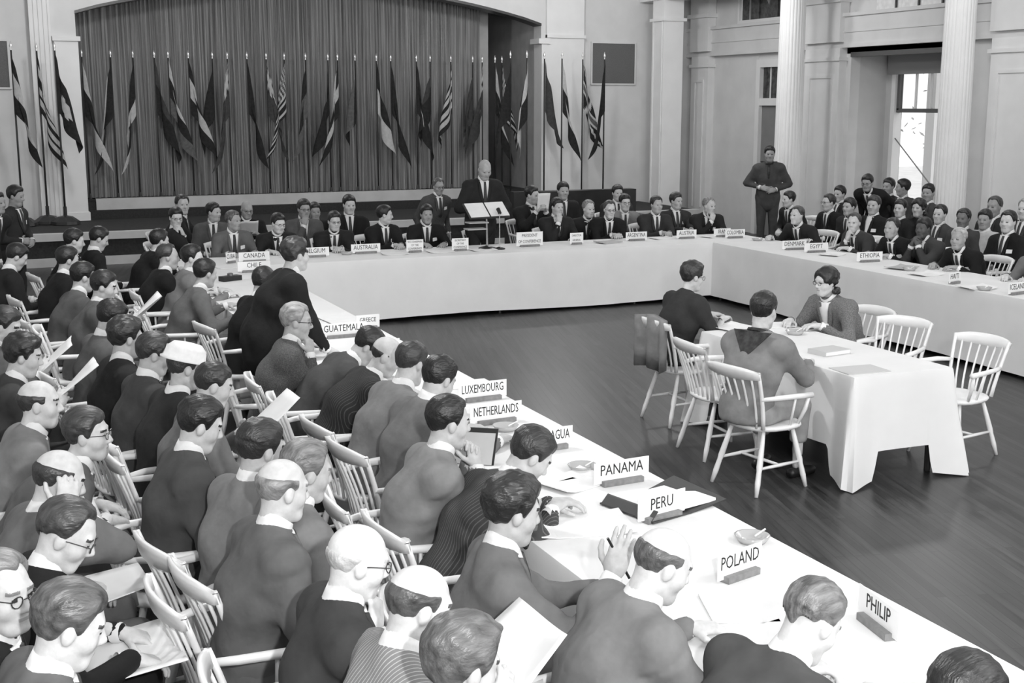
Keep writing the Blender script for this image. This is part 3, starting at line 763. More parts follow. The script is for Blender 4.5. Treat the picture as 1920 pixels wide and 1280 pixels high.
def hair_fn(style, seed):
    r = random.Random(seed); a1, a2 = r.uniform(0, 6), r.uniform(0, 6); part_ = r.choice((-1, 1))
    def fn(P):
        x, y, z = P[:, 0], P[:, 1], P[:, 2]
        th = .011
        if style == 'woman': th = .013
        if style == 'wavy': th = .016
        if style in ('bald', 'fringe'): th = .005
        if style == 'short': th = .006
        base0 = ell(P, (0, -.016, .034), (.077, .099, .089))
        base = base0*1.0
        if style in ('full', 'wavy', 'woman'):
            base -= .005*np.exp(-((x+part_*.03)/.05)**2)*(z > .04)
        base += .0012*np.sin(x*190+a1+6*np.sin(y*20))+.001*np.sin(z*120+y*60+a2)
        if style in ('wavy', 'woman'): base += .006*np.sin(x*75+a1)*np.sin(y*70+a2)*np.sin(z*65+a1)
        sh = {'recede': -.030, 'thin': -.045}.get(style, 0.0)*np.exp(-((np.abs(x)-.035)/.03)**2) if style in ('recede', 'thin') else 0
        if style == 'thin': sh = sh-.018
        hz = np.interp(y-(sh if np.ndim(sh) or sh else 0), [-.13, -.06, -.038, -.028, -.004, .006, .022, .034, .055, .075, .11], [-.088, -.082, -.055, .008, .014, -.018, -.014, .022, .052, .078, .105])
        hz = hz+.022*np.clip((np.abs(x)-.030)/.025, 0, 1)*np.clip((y-.03)/.02, 0, 1)
        if style == 'woman': hz = np.interp(y, [-.13, -.04, -.01, .02, .05, .075, .11], [-.105, -.105, -.085, -.05, .03, .075, .1])
        reg = (hz-z)*.75
        if style == 'bald':
            reg = np.maximum(reg, z-.030-.0*x); reg = np.maximum(reg, y-.025)
        if style == 'fringe':
            reg = np.maximum(reg, z-.058); reg = np.maximum(reg, y-.035)
        base = base - th*(.15+.85*np.clip(-reg/.03, 0, 1)**.7)*(1+.9*np.clip(z/.1, 0, 1))
        d = np.maximum(base, reg)
        if style in ('woman', 'wavy'):
            rc = random.Random(seed*3+1); big = style == 'woman'
            for k in range(46 if big else 40):
                uu = rc.uniform(-.55 if big else -.1, 1); aa = rc.uniform(0, 2*math.pi); q = math.sqrt(max(0, 1-uu*uu))
                c = np.array([.082*q*math.cos(aa), -.018+.104*q*math.sin(aa), .034+.094*uu])
                if c[1] > .055 and c[2] < .085: continue
                if big and c[1] > .02 and c[2] < .0: continue
                d = smin(d, np.linalg.norm(P-c.astype(np.float32), axis=1)-(.027 if big else .0155), .007)
            if big:
                for k in range(11):
                    t_ = -1.45+2.9*k/10; c = np.array([.092*math.sin(t_), -.02-.088*math.cos(t_), -.082+.010*math.sin(k*2.3)])
                    d = smin(d, np.linalg.norm(P-c.astype(np.float32), axis=1)-.027, .009)
        return d
    return fn
SK = .54
def glasses_mb():
    m = MB()
    for s in (-1, 1):
        pts = []
        for k in range(13):
            t = 2*math.pi*k/12; pts.append((s*.033+.022*math.cos(t), .101-.004*abs(math.cos(t)), .006+.018*math.sin(t)))
        m.tube(pts, [.0022]*13, 5, False)
        m.tube([(s*.055, .098, .012), (s*.079, .02, .010), (s*.081, -.015, .004)], [.002]*3, 5)
    m.tube([(-.011, .103, .010), (.011, .103, .010)], [.002]*2, 5)
    return m
PEOPLE = []
def seated_fk(lean, hy, hp, hr, hipz, sc):
    L = math.radians(lean); L2 = math.radians(lean*1.2+4)
    ax1 = np.array([0, math.sin(L), math.cos(L)]); ax2 = np.array([0, math.sin(L2), math.cos(L2)])
    hip = np.array([0, 0, hipz]); chest = hip+ax1*.27*sc; N = chest+ax2*.235*sc
    La = min(L2*.75+math.radians(10+.18*hp), 1.0); nd = np.array([0, math.sin(La), math.cos(La)])
    H = rotm(hy, hp, hr); hc = N+nd*.058*sc+H[:, 2]*.086*sc+H[:, 1]*.014*sc
    return hip, chest, N, nd, ax1, ax2, H, hc

def person(px, py, face, label, who='person', pose='table', lean=12, row=None, hy=0, hp=8, hr=0, suit=.06, kind='plain', hair='full', hv=.02, grey=0.0,
           skin=None, sc=1.0, stand=False, hipz=None, glasses=False, badge=False, tie=.03, group=None, trousers=None, chair_=True, short=False,
           fat=0.0, front=None, legs='sit', collar=True, hat=False, skirt=False, extra=None, paper=None, zhead=None, loc=None, scarf=False, arm=None, vneck=True, moust=False, open_collar=False, chairlab=None, twist=0.0, shirt_v=None, chair_at=None):
    sc0 = sc
    if hipz is None: hipz = (.93*sc if stand else .53)
    fr = math.radians(face); fd = np.array([math.cos(fr), math.sin(fr)]); lt = np.array([-fd[1], fd[0]])
    def place(ln, s_):
        fk = seated_fk(ln, hy, hp, hr, (.93*s_ if stand else hipz), s_); hc = fk[-1]
        w = atz(px, py, hc[2]); rt = w[:2]-(fd*hc[1]-lt*hc[0])
        return rt, fk
    if row is not None:
        ax, val = row; best = None
        for s_ in (1.0, .97, 1.03, .94, 1.06, .9, 1.1):
            for ln in np.linspace(0, 46, 24):
                rt, fk = place(ln, s_*sc0)
                e = abs(rt[0 if ax == 'x' else 1]-val) + abs(s_-1)*2.5 + (abs(ln-lean)*.004)
                if best is None or e < best[0]: best = (e, ln, s_*sc0)
        lean, sc = best[1], best[2]
    root, (hip, chest, N, nd, ax1, ax2, H, hc) = place(lean, sc)
    if stand: hipz = .93*sc
    dp = depth((root[0], root[1], 1.1))
    cell_j = min(max(dp*.0026, .0135), .030); cell_h = min(max(dp*.0011, .0062), .0115); cell_f = min(max(dp*.00095, .0052), .0082); frad = .0088 if dp < 9 else .0098
    seed = len(PEOPLE)*7+3; R_ = random.Random(seed)
    t = thing('person', label, 'person', (root[0], root[1], 0), fr-math.pi/2, group)
    PEOPLE.append((label, root, lean, sc, hc[2]))
    ar = 1+fat
    # ---- arms
    up2 = ax2
    targets = {}
    hcx = hc
    f3 = H[:, 1]; u3 = H[:, 2]; r3 = H[:, 0]
    wr = {
     'table': ((.15, .50, .795), (-.17, .48, .795)), 'fold': ((.03, .47, .80), (-.05, .51, .80)), 'write': ((.12, .52, .80), (-.17, .50, .795)),
     'wide': ((.30, .46, .80), (-.32, .46, .80)), 'lap': ((.10, .30, .66), (-.10, .31, .66)), 'read': ((.13, .36, .84), (-.13, .36, .84)),
     'knee': ((.12, .38, .70), (-.13, .38, .70)), 'down': ((.25, .03, hipz-.07), (-.25, .03, hipz-.07)), 'waist': ((.13, .19, hipz+.13), (-.13, .19, hipz+.10)),
     'lectern': ((.17, .34, 1.18), (-.20, .30, 1.13)), 'lean': ((.20, .40, .80), (-.22, .36, .80)), 'back': ((.2, -.1, hipz), (-.2, -.1, hipz)),
     'chin': (None, (-.13, .47, .80)), 'chinlap': (None, (-.10, .30, .66)), 'clasp': (None, None), 'raise': ((.24, .40, 1.0), (-.14, .48, .80)), 'temple': (None, (-.1, .3, .66)),
     'hold': ((.08, .30, 1.02), (-.08, .30, 1.02)), 'chinl': ((.13, .47, .80), None)}[pose]
    arms = []
    for side, w in ((1, wr[0]), (-1, wr[1])):
        if arm and side in arm: w = arm[side]
        S = N-up2*.088*sc+np.array([side*.178*sc, .0, 0])+np.array([0, .012, 0])
        hint = np.array([side*.75, -.35, -1.0]); hd = None; hn = np.array([0, 0, 1.0]); curl = .35
        if w is None:
            if pose == 'temple': T = hc+f3*.03*sc+r3*side*.11-u3*.09; hd = nrm(u3*.9-r3*side*.15+f3*.1); hn = nrm(r3*side); curl = .45
            elif pose == 'clasp': T = hc+f3*.15+r3*side*.045-u3*.19; hd = nrm(u3*.8-f3*.25-r3*side*.25); hn = nrm(r3*side+f3*.5); curl = .8
            else: T = hc+f3*.105+r3*side*.04-u3*.20; hd = nrm(u3*.85-f3*.10-r3*side*.1); hn = nrm(f3*.6+r3*side*.5); curl = .9
            hint = np.array([side*.35, .2, -1.0])
        else:
            T = np.array(w, float)
            if not stand: T = T*np.array([1, sc, 1])
            if pose in ('read', 'hold'): hd = nrm((-side*.35, .55, .65)); hn = nrm((side*.7, -.2, -.1)); curl = .55
            elif pose == 'raise' and side == 1: hd = nrm((-.15, .25, 1)); hn = nrm((.8, -.4, .2)); curl = .12; hint = np.array([.6, -.2, -1])
            elif pose == 'lectern': hd = nrm((-side*.5, .9, .1)); curl = .5
            elif pose == 'waist': hd = nrm((-side*.9, .25, -.1)); hn = nrm((0, 1, .3)); curl = .5; hint = np.array([side*1.0, -.5, -.6])
            elif pose in ('down', 'back'): hd = nrm((0, .12, -1)); hn = nrm((side, 0, 0)); curl = .5; hint = np.array([side*.4, -1, 0])
            elif pose in ('lap', 'chinlap', 'temple'): hd = nrm((-side*.6, .8, -.12)); curl = .55
            elif pose == 'knee': hd = nrm((-side*.1, .9, -.45)); curl = .45
            else: hd = nrm((-side*.45, .9, -.06)); curl = .45 if pose != 'write' else .7
        El, W = ik(S, T, .285*sc, .255*sc, hint)
        fdv = nrm(W-El)
        if hd is None: hd = fdv
        hd = nrm(hd*.8+fdv*.3); hx = nrm(np.cross(hd, hn)); hz = np.cross(hx, hd)
        arms.append((side, S, El, W, hd, hx, hz, curl))
    # ---- jacket
    wa = [R_.uniform(0, 6) for _ in range(6)]
    shl = arms[1][1]; shr = arms[0][1]
    pelvis_lo = hip+np.array([0, -.01, -.06 if not stand else -.14])
    cut = .02
    def torso(P, g=0.0):
        d = cone(P, pelvis_lo, hip+ax1*.02, (.150+fat*.06+g)*sc, (.142+fat*.08+g)*sc, 1.22)
        d = smin(d, cone(P, hip, chest, (.140+fat*.09+g)*sc, (.138+fat*.05+g)*sc, 1.22), .05)
        d = smin(d, cone(P, chest, N-ax2*.115*sc, (.134+fat*.05+g)*sc, (.098+g)*sc, 1.5), .07)
        d = smin(d, cone(P, shl, shr, (.063+g)*sc, (.063+g)*sc), .09)
        for sS in (shl, shr): d = smin(d, cone(P, N-ax2*.022*sc, sS+ax2*.016*sc, (.056+g)*sc, (.054+g)*sc), .05)
        return d
    def jack(P):
        d = torso(P); d0 = d
        for side, S, El, W, *_r in arms:
            dA = cone(P, S, El, .066*sc*ar, .057*sc*ar)
            d = smin(d, dA, .06)
            if not short:
                d = smin(d, cone(P, El, W-nrm(W-El)*.012, .054*sc*ar, .037*sc), .02)
                ad = nrm(El-S).astype(np.float32); along = (P-S.astype(np.float32))@ad
                d = d+.0055*np.exp(-((along-.035)/.011)**2)*(dA < d0+.035)                      # sleeve seam
                qe = P-El.astype(np.float32); de = (qe*qe).sum(1)
                d = d+.0055*np.exp(-de/.0075)*np.sin(qe@(ad*78)+3.0*qe[:, 0]*20+wa[0])              # creases at the elbow
        d = d+.003*np.exp(-(P[:, 0]/.009)**2)*(P[:, 1] < chest[1])                                 # centre back seam
        x, y, z = P[:, 0], P[:, 1], P[:, 2]
        d = d+.0035*np.sin(x*38+z*22+wa[0]+2*np.sin(z*14+wa[1]))*np.sin(y*26-z*30+wa[2])+.0075*np.sin(z*17+x*13*wa[3]*.3+wa[4])*np.sin(y*11+x*9+wa[5])
        if not stand: d = np.maximum(d, .457-z)                                                    # sits flat on the seat
        return d
    pts = np.array([pelvis_lo, chest, N+ax2*.05] + [q for a in arms for q in (a[1], a[2], a[3])])
    lo = pts.min(0)-.12; hi = pts.max(0)+.12; lo[0] = min(lo[0], -.26); hi[0] = max(hi[0], .26); lo[1] = min(lo[1], pelvis_lo[1]-.2); lo[2] = pelvis_lo[2]-.19
    hi[1] = max(hi[1], chest[1]+.22)
    V, Q = surfnet(jack, lo, hi, cell_j)
    fab = fabric(suit, kind)
    jo = link('jacket' if not short else 'blouse', fastmesh('jacket', V, Q, [fab]), t)
    # ---- legs
    tv = suit if trousers is None else trousers
    J = []
    for side in (-1, 1):
        h = hip+np.array([side*.092*sc, .02, -.03])
        if stand: J.append((side, h, np.array([side*.10, .03, .50*sc]), np.array([side*.105, -.01, .09])))
        elif legs == 'cross' and side == 1: J.append((side, h, np.array([.02, .46*sc, .60]), np.array([-.17, .62, .30])))
        else:
            kx = .12+.05*R_.random(); J.append((side, h, np.array([side*kx, .45*sc, .50]), np.array([side*(kx+.01), (.40 if not legs == 'tuck' else .22)+.05*R_.random(), .085])))
    def leg(P):
        d = None
        for side, h, k_, a_ in J:
            e = smin(cone(P, h, k_, .098*sc*ar, .070*sc), cone(P, k_, a_+np.array([0, 0, -.02]), .066*sc, .056*sc), .02)
            d = e if d is None else smin(d, e, .02)
        d = smin(d, cone(P, hip+np.array([-.07, 0, -.03]), hip+np.array([.07, 0, -.03]), .125*sc, .125*sc), .04)
        if skirt: d = smin(d, cone(P, hip+np.array([0, .1, -.04]), np.array([0, .44, .42]), .17, .15, 1.2), .05)
        if not stand: d = np.maximum(d, np.interp(P[:, 1], [.20, .36], [.455, .25]).astype(np.float32)-P[:, 2]) if not skirt else np.maximum(d, np.where(P[:, 1] < .24, .455, 0)-P[:, 2])
        return d
    pts = np.array([hip]+[q for j in J for q in j[1:]]); lo = pts.min(0)-.14; hi = pts.max(0)+.14; lo[1] -= .04; lo[0] -= .05; hi[0] += .05; lo[2] = max(lo[2], 0.012)
    V, Q = surfnet(leg, lo, hi, max(cell_j*1.25, .019))
    link('skirt' if skirt else 'trousers', fastmesh('trousers', V, Q, [fabric(tv, kind if trousers is None else 'plain')]), t)
    for side, h, k_, a_ in J:
        sd = nrm(np.array([side*.18, 1, 0])) if legs != 'cross' or side == -1 else nrm(np.array([-.2, 1, -.5]))
        c0 = np.array([a_[0], a_[1], max(a_[2]-.048, .036)])
        m = MB(); n_ = [(-.07, .030, .0), (-.05, .036, 0), (.02, .037, .0), (.10, .040, -.006), (.17, .034, -.008), (.20, .016, -.01)]
        m.tube([c0+sd*q+np.array([0, 0, zz]) for q, rr, zz in n_], [rr for q, rr, zz in n_], 10)
        part('shoe', m, BLACK, t, True)
    # ---- body: head, neck, chest, arms and hands as one mesh
    BV, BQ, BM = [], [], []
    def add(V, Q, mi=0):
        o = sum(len(v) for v in BV); BV.append(V); BQ.append(Q+o); BM.append(np.full(len(Q), mi) if np.isscalar(mi) else mi)
    hs = sc*(.93 if not skirt else .90)
    nb = (H.T@(N-ax2*.05*sc-hc))/hs; nb_top = np.array([0, -.022, -.055])
    hf = head_fn({'jaw': R_.uniform(.94, 1.08)+fat*.15, 'fat': fat*.03})
    nr = .056+fat*.02-(.008 if skirt else 0)
    def headneck(P): return smin(hf(P), cone(P, nb_top, nb, nr, nr+.006), .03)
    lo = np.minimum(np.array([-.10, -.14, -.15]), nb-.075); hi = np.maximum(np.array([.10, .14, .145]), nb+.075)
    V, Q = surfnet(headneck, lo, hi, cell_h)
    C = V[Q].mean(1); ax_ = np.abs(C[:, 0]); e_ = cell_h*.35
    fm = np.zeros(len(Q), int)
    fm[(np.abs(ax_-.031) < .011+e_*.5) & (np.abs(C[:, 2]-.008) < .0045+e_*.3) & (C[:, 1] > .070)] = 1
    if dp < 10: fm[(np.abs(ax_-.034) < .019+e_) & (np.abs(C[:, 2]-.031) < .0035+e_) & (C[:, 1] > .068)] = 2
    fm[(ax_ < .022) & (np.abs(C[:, 2]+.062) < .003+e_*.5) & (C[:, 1] > .076)] = 3
    if moust: fm[(ax_ < .026) & (np.abs(C[:, 2]+.047) < .006+e_*.5) & (C[:, 1] > .076)] = 2
    add((V*hs)@H.T+hc, Q, fm)
    def core(P):
        d = cone(P, hip, chest, .10*sc, .10*sc, 1.2); d = smin(d, cone(P, chest, N-ax2*.05, .10*sc, .06*sc, 1.3), .03)
        for side, S, El, W, *_r in arms:
            d = smin(d, cone(P, S, El, .042*sc, .036*sc), .03); d = smin(d, cone(P, El, W, .036*sc, .027*sc), .02)
        d = smin(d, cone(P, N-ax2*.08, N, .055, .05), .03)
        for side, h, k_, a_ in J: d = smin(d, smin(cone(P, h, k_, .06*sc, .045*sc), cone(P, k_, a_, .045*sc, .035), .02), .03)
        return d
    pts = np.array([hip, chest, N]+[q for a in arms for q in (a[1], a[2], a[3])]+[q for j in J for q in j[1:]]); lo = pts.min(0)-.08; hi = pts.max(0)+.08; lo[0] = min(lo[0], -.16); hi[0] = max(hi[0], .16); lo[1] -= .06; hi[1] += .06
    V, Q = surfnet(core, lo, hi, .019 if short else .034); add(V, Q)
    for side, S, El, W, hd, hx, hz, curl in arms:
        V, Q = hand_mesh(side, curl, cell_f, frad); M_ = np.stack([hx, hd, hz], 1); add((V*sc)@M_.T+W, Q)
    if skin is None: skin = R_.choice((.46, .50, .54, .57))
    hm = hairmat(hv, grey)
    link('body', fastmesh('body', np.concatenate(BV), np.concatenate(BQ), [skinmat(skin), EYE, hm, skinmat(skin*.62)], np.concatenate(BM)), t)
    # ---- hair
    if hair != 'none':
        V, Q = surfnet(hair_fn(hair, seed), (-.125, -.16, -.13), (.125, .13, .165), min(max(cell_h*.95, .0065), .0105))
        link('hair', fastmesh('hair', (V*hs)@H.T+hc, Q, [hm]), t)
    if hat:
        m = MB(); n0 = 0
        for zz, rx, ry in ((.045, .120, .145), (.055, .122, .147), (.062, .108, .128), (.115, .102, .12), (.150, .07, .085), (.158, .01, .01)):
            for k in range(24):
                a = 2*math.pi*k/24; m.v.append(tuple(((np.array([rx*math.cos(a), -.02+ry*math.sin(a), zz]))*hs)@H.T+hc))
        for j in range(5):
            for k in range(24): m.f.append((j*24+k, j*24+(k+1) % 24, (j+1)*24+(k+1) % 24, (j+1)*24+k))
        part('hat', m, mat('white_felt', .75, .9, .05, 40), t, True)
    if glasses:
        m = glasses_mb(); m.v = [tuple((np.array(v)*hs)@H.T+hc) for v in m.v]; part('glasses', m, mat('spectacle_frame', .03, .3), t)
    # ---- shirt: collar ring, cuffs and front
    sh = MB(); sf = MB(); cuffs = []
    fwd = nrm(np.cross(np.array([1.0, 0, 0]), nd)); fwd = -fwd if fwd[1] < 0 else fwd
    def surf_h(rr, ang):
        """height of the jacket surface above the neck base at radius rr, angle from the nape"""
        P0 = N[None, :]+(np.array([1., 0, 0])[None, :]*np.sin(ang)[:, None]-fwd[None, :]*np.cos(ang)[:, None])*rr*sc+fwd[None, :]*.006
        h_ = np.full(len(ang), .16)
        for _ in range(18): h_ = h_-.8*np.maximum(jack((P0+nd[None, :]*h_[:, None]).astype(np.float32)), 0)
        h_ = np.clip(h_, -.12, .12)
        return P0, h_
    if collar:
        seg = 24; an = np.linspace(0, 2*math.pi, seg, endpoint=False); bk = .5+.5*np.cos(an)     # 1 at the nape, 0 at the throat
        P0, hb = surf_h(.066, an); hb = np.minimum(hb, .035)
        n0 = len(sh.v)
        for rr, hh in ((.068, hb-.03), (.0665, hb+.018*(.5+.5*bk)), (.0645, hb+.014+.030*bk**.7), (.0595, hb+.014+.030*bk**.7), (.057, hb-.02)):
            P1, _ = surf_h(rr, an)
            sh.v += [tuple(p) for p in P1+nd[None, :]*hh[:, None]]
        for j in range(4):
            for k in range(seg):
                a = n0+j*seg+k; b = n0+j*seg+(k+1) % seg; sh.f.append((b, a, a+seg, b+seg))
    if not short:
        for side, S, El, W, *_r in arms:
            dv = nrm(W-El); cu = MB(); cuffs.append(cu); cu.tube([W-dv*.03, W-dv*.002, W+dv*.010], [.036*sc, .037*sc, .034*sc], 12, False)
    # front of the shirt, tie and lapels hug the jacket
    f2 = np.array([0, math.cos(math.atan2(ax2[1], ax2[2])), -math.sin(math.atan2(ax2[1], ax2[2]))])
    todir = nrm(cC[:2]-root); facing_cam = float(todir@fd)
    if front is None: front = facing_cam > -.45
    def trace(xx, dd):
        """points on the torso front at lateral xx and distance dd below the neck base"""
        P0 = N[None, :]-dd[:, None]*ax2[None, :]+np.array([1., 0, 0])[None, :]*xx[:, None]
        s_ = np.full(len(xx), .34); 
        for _ in range(16): s_ = s_-.85*torso((P0+f2[None, :]*s_[:, None]).astype(np.float32))
        return P0+f2[None, :]*s_[:, None]
    def patch(m, xl, xr, d0, d1, off, nr_, nc, th=.012):
        T_ = np.linspace(0, 1, nr_); U_ = np.linspace(0, 1, nc); tt, uu = np.meshgrid(T_, U_, indexing='ij')
        dd = d0+(d1-d0)*tt; xx = xl(tt)+(xr(tt)-xl(tt))*uu
        G = trace(xx.ravel(), dd.ravel()).reshape(nr_, nc, 3)
        m.slab((G+f2*off)[:, ::-1], (G+f2*(off-th))[:, ::-1])
    if front and vneck:
        nr_, nc = (9, 7) if dp < 9 else (6, 4)
        w0 = .056*sc
        patch(sf, lambda q: -w0*(1-q)**.85-.004, lambda q: w0*(1-q)**.85+.004, -.005*sc, .27*sc, .009, nr_, nc)
        for s_ in (-1, 1):
            m = MB()
            e0 = lambda q, s_=s_: s_*(w0*(1-q)**.85+.002); e1 = lambda q, s_=s_: s_*(w0*(1-q)**.85+.002+.040*sc*np.sin(np.pi*np.clip(.12+q*.86, 0, 1))**.7)
            if s_ > 0: patch(m, e0, e1, -.0*sc, .28*sc, .0145, nr_, 3, .016)
            else: patch(m, e1, e0, -.0*sc, .28*sc, .0145, nr_, 3, .016)
            part('lapel', m, fab, jo, True)
        if tie is not None and not open_collar:
            m = MB(); patch(m, lambda q: -.014-.014*q, lambda q: .014+.014*q, .0, .265*sc, .017, nr_, 3)
            part('tie', m, mat('tie_%03d' % int(tie*1000), tie, .6, .4, 60), t, True)
    if scarf:
        m = MB(); n0 = 0
        m.prism([(-.16, .0), (.16, .0), (.0, -.20)], -.004, .004)
        Mx = np.stack([np.array([1., 0, 0]), -f2, ax2], 1)
        bk = N-ax2*.0+f2*(-.150*sc)
        # neckerchief: roll round the neck and triangle hanging down the back
        m.v = [tuple(np.array([v[0]*(.9), 0, 0])+N+ax2*(v[2]-.0)*1.0-f2*(.088+.055*min(1, abs(v[2])/.1))+f2*v[1]) for v in m.v]
        ring = [N+ax2*.012+np.array([1., 0, 0])*.072*math.sin(a)+f2*(.075*math.cos(a)+.004) for a in np.linspace(0, 2*math.pi, 17)]
        m.tube(ring, [.016]*17, 6, False)
        m.tube([N+f2*.085, N-ax2*.1+f2*.15, N-ax2*.22+f2*.16], [.014, .02, .016], 6)
        part('neckerchief', m, mat('neckerchief_cloth', .22 if scarf == 1 else .03, .8, .9, 22), t)
    sm_ = SHIRT if shirt_v is None else fabric(shirt_v)
    if sh.v: link('shirt_collar', sh.mesh('shirt_collar', sm_, True), t)
    if sf.v: link('shirt_front', sf.mesh('shirt_front', sm_, True), t)
    for cu in cuffs: link('cuff', cu.mesh('cuff', sm_, True), jo)
    if badge:
        m = MB(); bx = -.105*sc
        patch(m, lambda q: bx-.03, lambda q: bx+.03, .135*sc, .175*sc, .014, 3, 3, .010)
        part('name_badge', m, BADGE, jo)
    # ---- chair
    cen = np.array([root[0], root[1], 0.0])
    if chair_ and not stand:
        cx_, cy_, cf_ = chair_at or (root[0]-fd[0]*.03, root[1]-fd[1]*.03, face)
        c = chair(cx_, cy_, cf_, chairlab or ('white spindle-back armchair under ' + who), group.replace('people', 'chairs').replace('delegates', 'chairs of delegates').replace('audience', 'chairs of audience') if group else None)
    Mw = np.array([[math.cos(fr-math.pi/2), -math.sin(fr-math.pi/2), 0], [math.sin(fr-math.pi/2), math.cos(fr-math.pi/2), 0], [0, 0, 1]])
    # ---- paper in the hands or on the lap
    if paper:
        wid, hgt, plab, v_ = paper
        A = (arms[0][3]+arms[0][4]*.09*sc+arms[1][3]+arms[1][4]*.09*sc)/2
        if pose == 'read': up = nrm((0, .75, .66)); ctr = A+up*hgt*.25+np.array([0, .02, .0])
        elif pose == 'hold': up = nrm((0, .2, .97)); ctr = A+up*hgt*.28+np.array([0, .015, 0])
        else: up = nrm((0, .95, .12)); ctr = np.array([0, .36, .63]) if pose not in ('knee',) else np.array([0, .40, .655])
        if pose in ('chinlap', 'temple', 'lap'): ctr = np.array([0, .36, .655])
        rt_ = np.array([1., 0, 0]); nn = np.cross(rt_, up)
        nx_, ny_ = 9, 7; F_ = np.zeros((ny_, nx_, 3)); B_ = np.zeros((ny_, nx_, 3))
        for j in range(ny_):
            for i in range(nx_):
                u = -1+2*i/(nx_-1); v = -1+2*j/(ny_-1)
                q = ctr+rt_*u*wid/2+up*v*hgt/2+nn*(.012*math.cos(u*2.6+seed)+.018*u*v*math.sin(seed)+.015*abs(u))
                F_[j, i] = q+nn*.0012; B_[j, i] = q-nn*.0012
        m = MB().slab(F_, B_); m.v = [tuple(Mw@np.array(v)-Mw@np.array([ctr[0], ctr[1], 0])) for v in m.v]
        wc = Mw@np.array([ctr[0], ctr[1], 0])+cen
        o = link('paper_sheet', m.mesh('paper_sheet', PAPER if v_ is None else PAPERG, True), None, tuple(wc)); tag(o, plab, 'paper', 'papers held by the audience')
    return t, root, Mw, arms
# ------------------------------------------------------------------ the people (px, py = head centre in the photograph, facing in degrees)
GA = 'delegates at the left table'; GB = 'delegates at the far table'; GC = 'delegates at the right table'; GD = 'people behind the right table'
GF = 'audience in the second row on the left'; GG = 'audience in the third row on the left'; GE = 'people at the centre table'; GH = 'people behind the far table'
xA = ('x', 1.62)
def A(px, py, label, who, **k):
    k.setdefault('face', 6); k.setdefault('row', None); k.setdefault('group', GA)
    f = k.pop('face'); return person(px, py, f, label, who, **k)
A(1812, 1322, 'person with dark head just showing at bottom right of the left table', 'the lowest sitter of the left table', suit=.05, hv=.012, hp=20)
A(1522, 1165, 'person in charcoal suit writing at the left table behind the turned card', 'the charcoal-suited writer by the turned card', suit=.075, hair='thin', hv=.14, grey=.8, hp=38, pose='write', face=8, skin=.6, lean=30)
A(1243, 1058, 'person in light grey suit with hand on table before the POLAND card', 'the light-suited sitter before POLAND', suit=.20, hair='fringe', hv=.09, grey=.6, hp=26, hy=-8, pose='table', face=0, skin=.6, fat=.1, lean=18)
PERU_SITTER = A(962, 958, 'person in grey suit raising a hand with pencil before the PERU card', 'the sitter raising a hand before PERU', suit=.15, hair='wavy', hv=.018, hp=14, hy=12, pose='raise', face=-14, row=('x', 1.56))
A(995, 855, 'person in dark pinstripe suit reading at table before the PANAMA card', 'the pinstriped sitter before PANAMA', suit=.055, kind='stripe', hair='full', hv=.022, grey=.3, hp=40, hy=-10, pose='fold', face=4, lean=28)
A(842, 792, 'person in pale grey suit with clasped hands at mouth near NETHERLANDS card', 'the pale-suited sitter with clasped hands', suit=.24, hair='recede', hv=.010, hp=10, hy=4, pose='clasp', face=-4, lean=16)
A(823, 712, 'person in mid grey jacket behind the pale suit with clasped hands', 'the mid grey jacket near LUXEMBOURG', suit=.16, hair='full', hv=.008, hp=30, hy=16, face=8, lean=15)
A(772, 682, 'person in light grey suit fourth beyond the clasped hands', 'the light grey suit beyond LUXEMBOURG', suit=.21, hair='recede', hv=.03, grey=.5, hp=22, hy=20, face=6, lean=20)
A(726, 668, 'person in black pinstripe suit bent forward over the left table', 'the bent black pinstripe suit', suit=.03, kind='stripe', hair='bald', hv=.03, hp=28, hy=-20, face=-6, lean=28)
A(690, 650, 'person in dark grey suit bent low over the left table', 'the low-bent dark grey suit', suit=.075, hair='full', hv=.012, hp=46, hy=-12, face=-4, lean=34)
A(557, 603, 'person in tweed suit with hand at mouth, seated before the standing one', 'the tweed suit with hand at mouth', suit=.10, kind='tweed', hair='recede', hv=.30, grey=.4, hp=8, hy=-4, pose='chin', face=-10, lean=12, glasses=True)
person(556, 478, 0, 'stout person in black suit standing and speaking at the left table', 'x', pose='lean', lean=20, stand=True, hy=16, hp=4, suit=.016, hair='wavy', hv=.03, grey=.4, fat=.4, group=GA, sc=.97)
A(494, 530, 'person in black suit seated close behind the standing speaker', 'the black suit behind the standing one', suit=.012, hair='full', hv=.012, hp=20, hy=30, face=10, lean=14)
A(386, 513, 'person in grey suit with arms spread wide on the left table', 'the grey suit with spread arms', suit=.13, hair='full', hv=.012, hp=12, hy=20, pose='wide', face=-2, row=('x', 1.6))
A(362, 484, 'person in light grey suit facing the room beyond the spread arms', 'the light suit beyond the spread arms', suit=.18, hair='full', hv=.010, hp=2, hy=-18, face=0, row=('x', 1.55))
A(316, 482, 'person in black suit behind CANADA card, profile to the right', 'the black suit near the far corner', suit=.014, hair='thin', hv=.04, hp=4, hy=-8, face=4, row=('x', 1.5))
A(300, 452, 'person in dark suit at far end of the left table', 'the dark suit at the far left corner', suit=.016, hair='full', hv=.012, hp=8, hy=6, face=6, row=('x', 1.45))
A(330, 408, 'person in dark suit with hands clasped at the far left corner', 'the clasped hands at the far left corner', suit=.018, hair='full', hv=.012, hp=12, hy=-60, pose='clasp', face=-20, row=('y', 15.9), glasses=True)
A(342, 384, 'person peering over the clasped hands at the far left corner', 'the hindmost sitter at the far left corner', suit=.02, hair='recede', hv=.02, hp=2, hy=-60, face=-20, row=('y', 17.2))

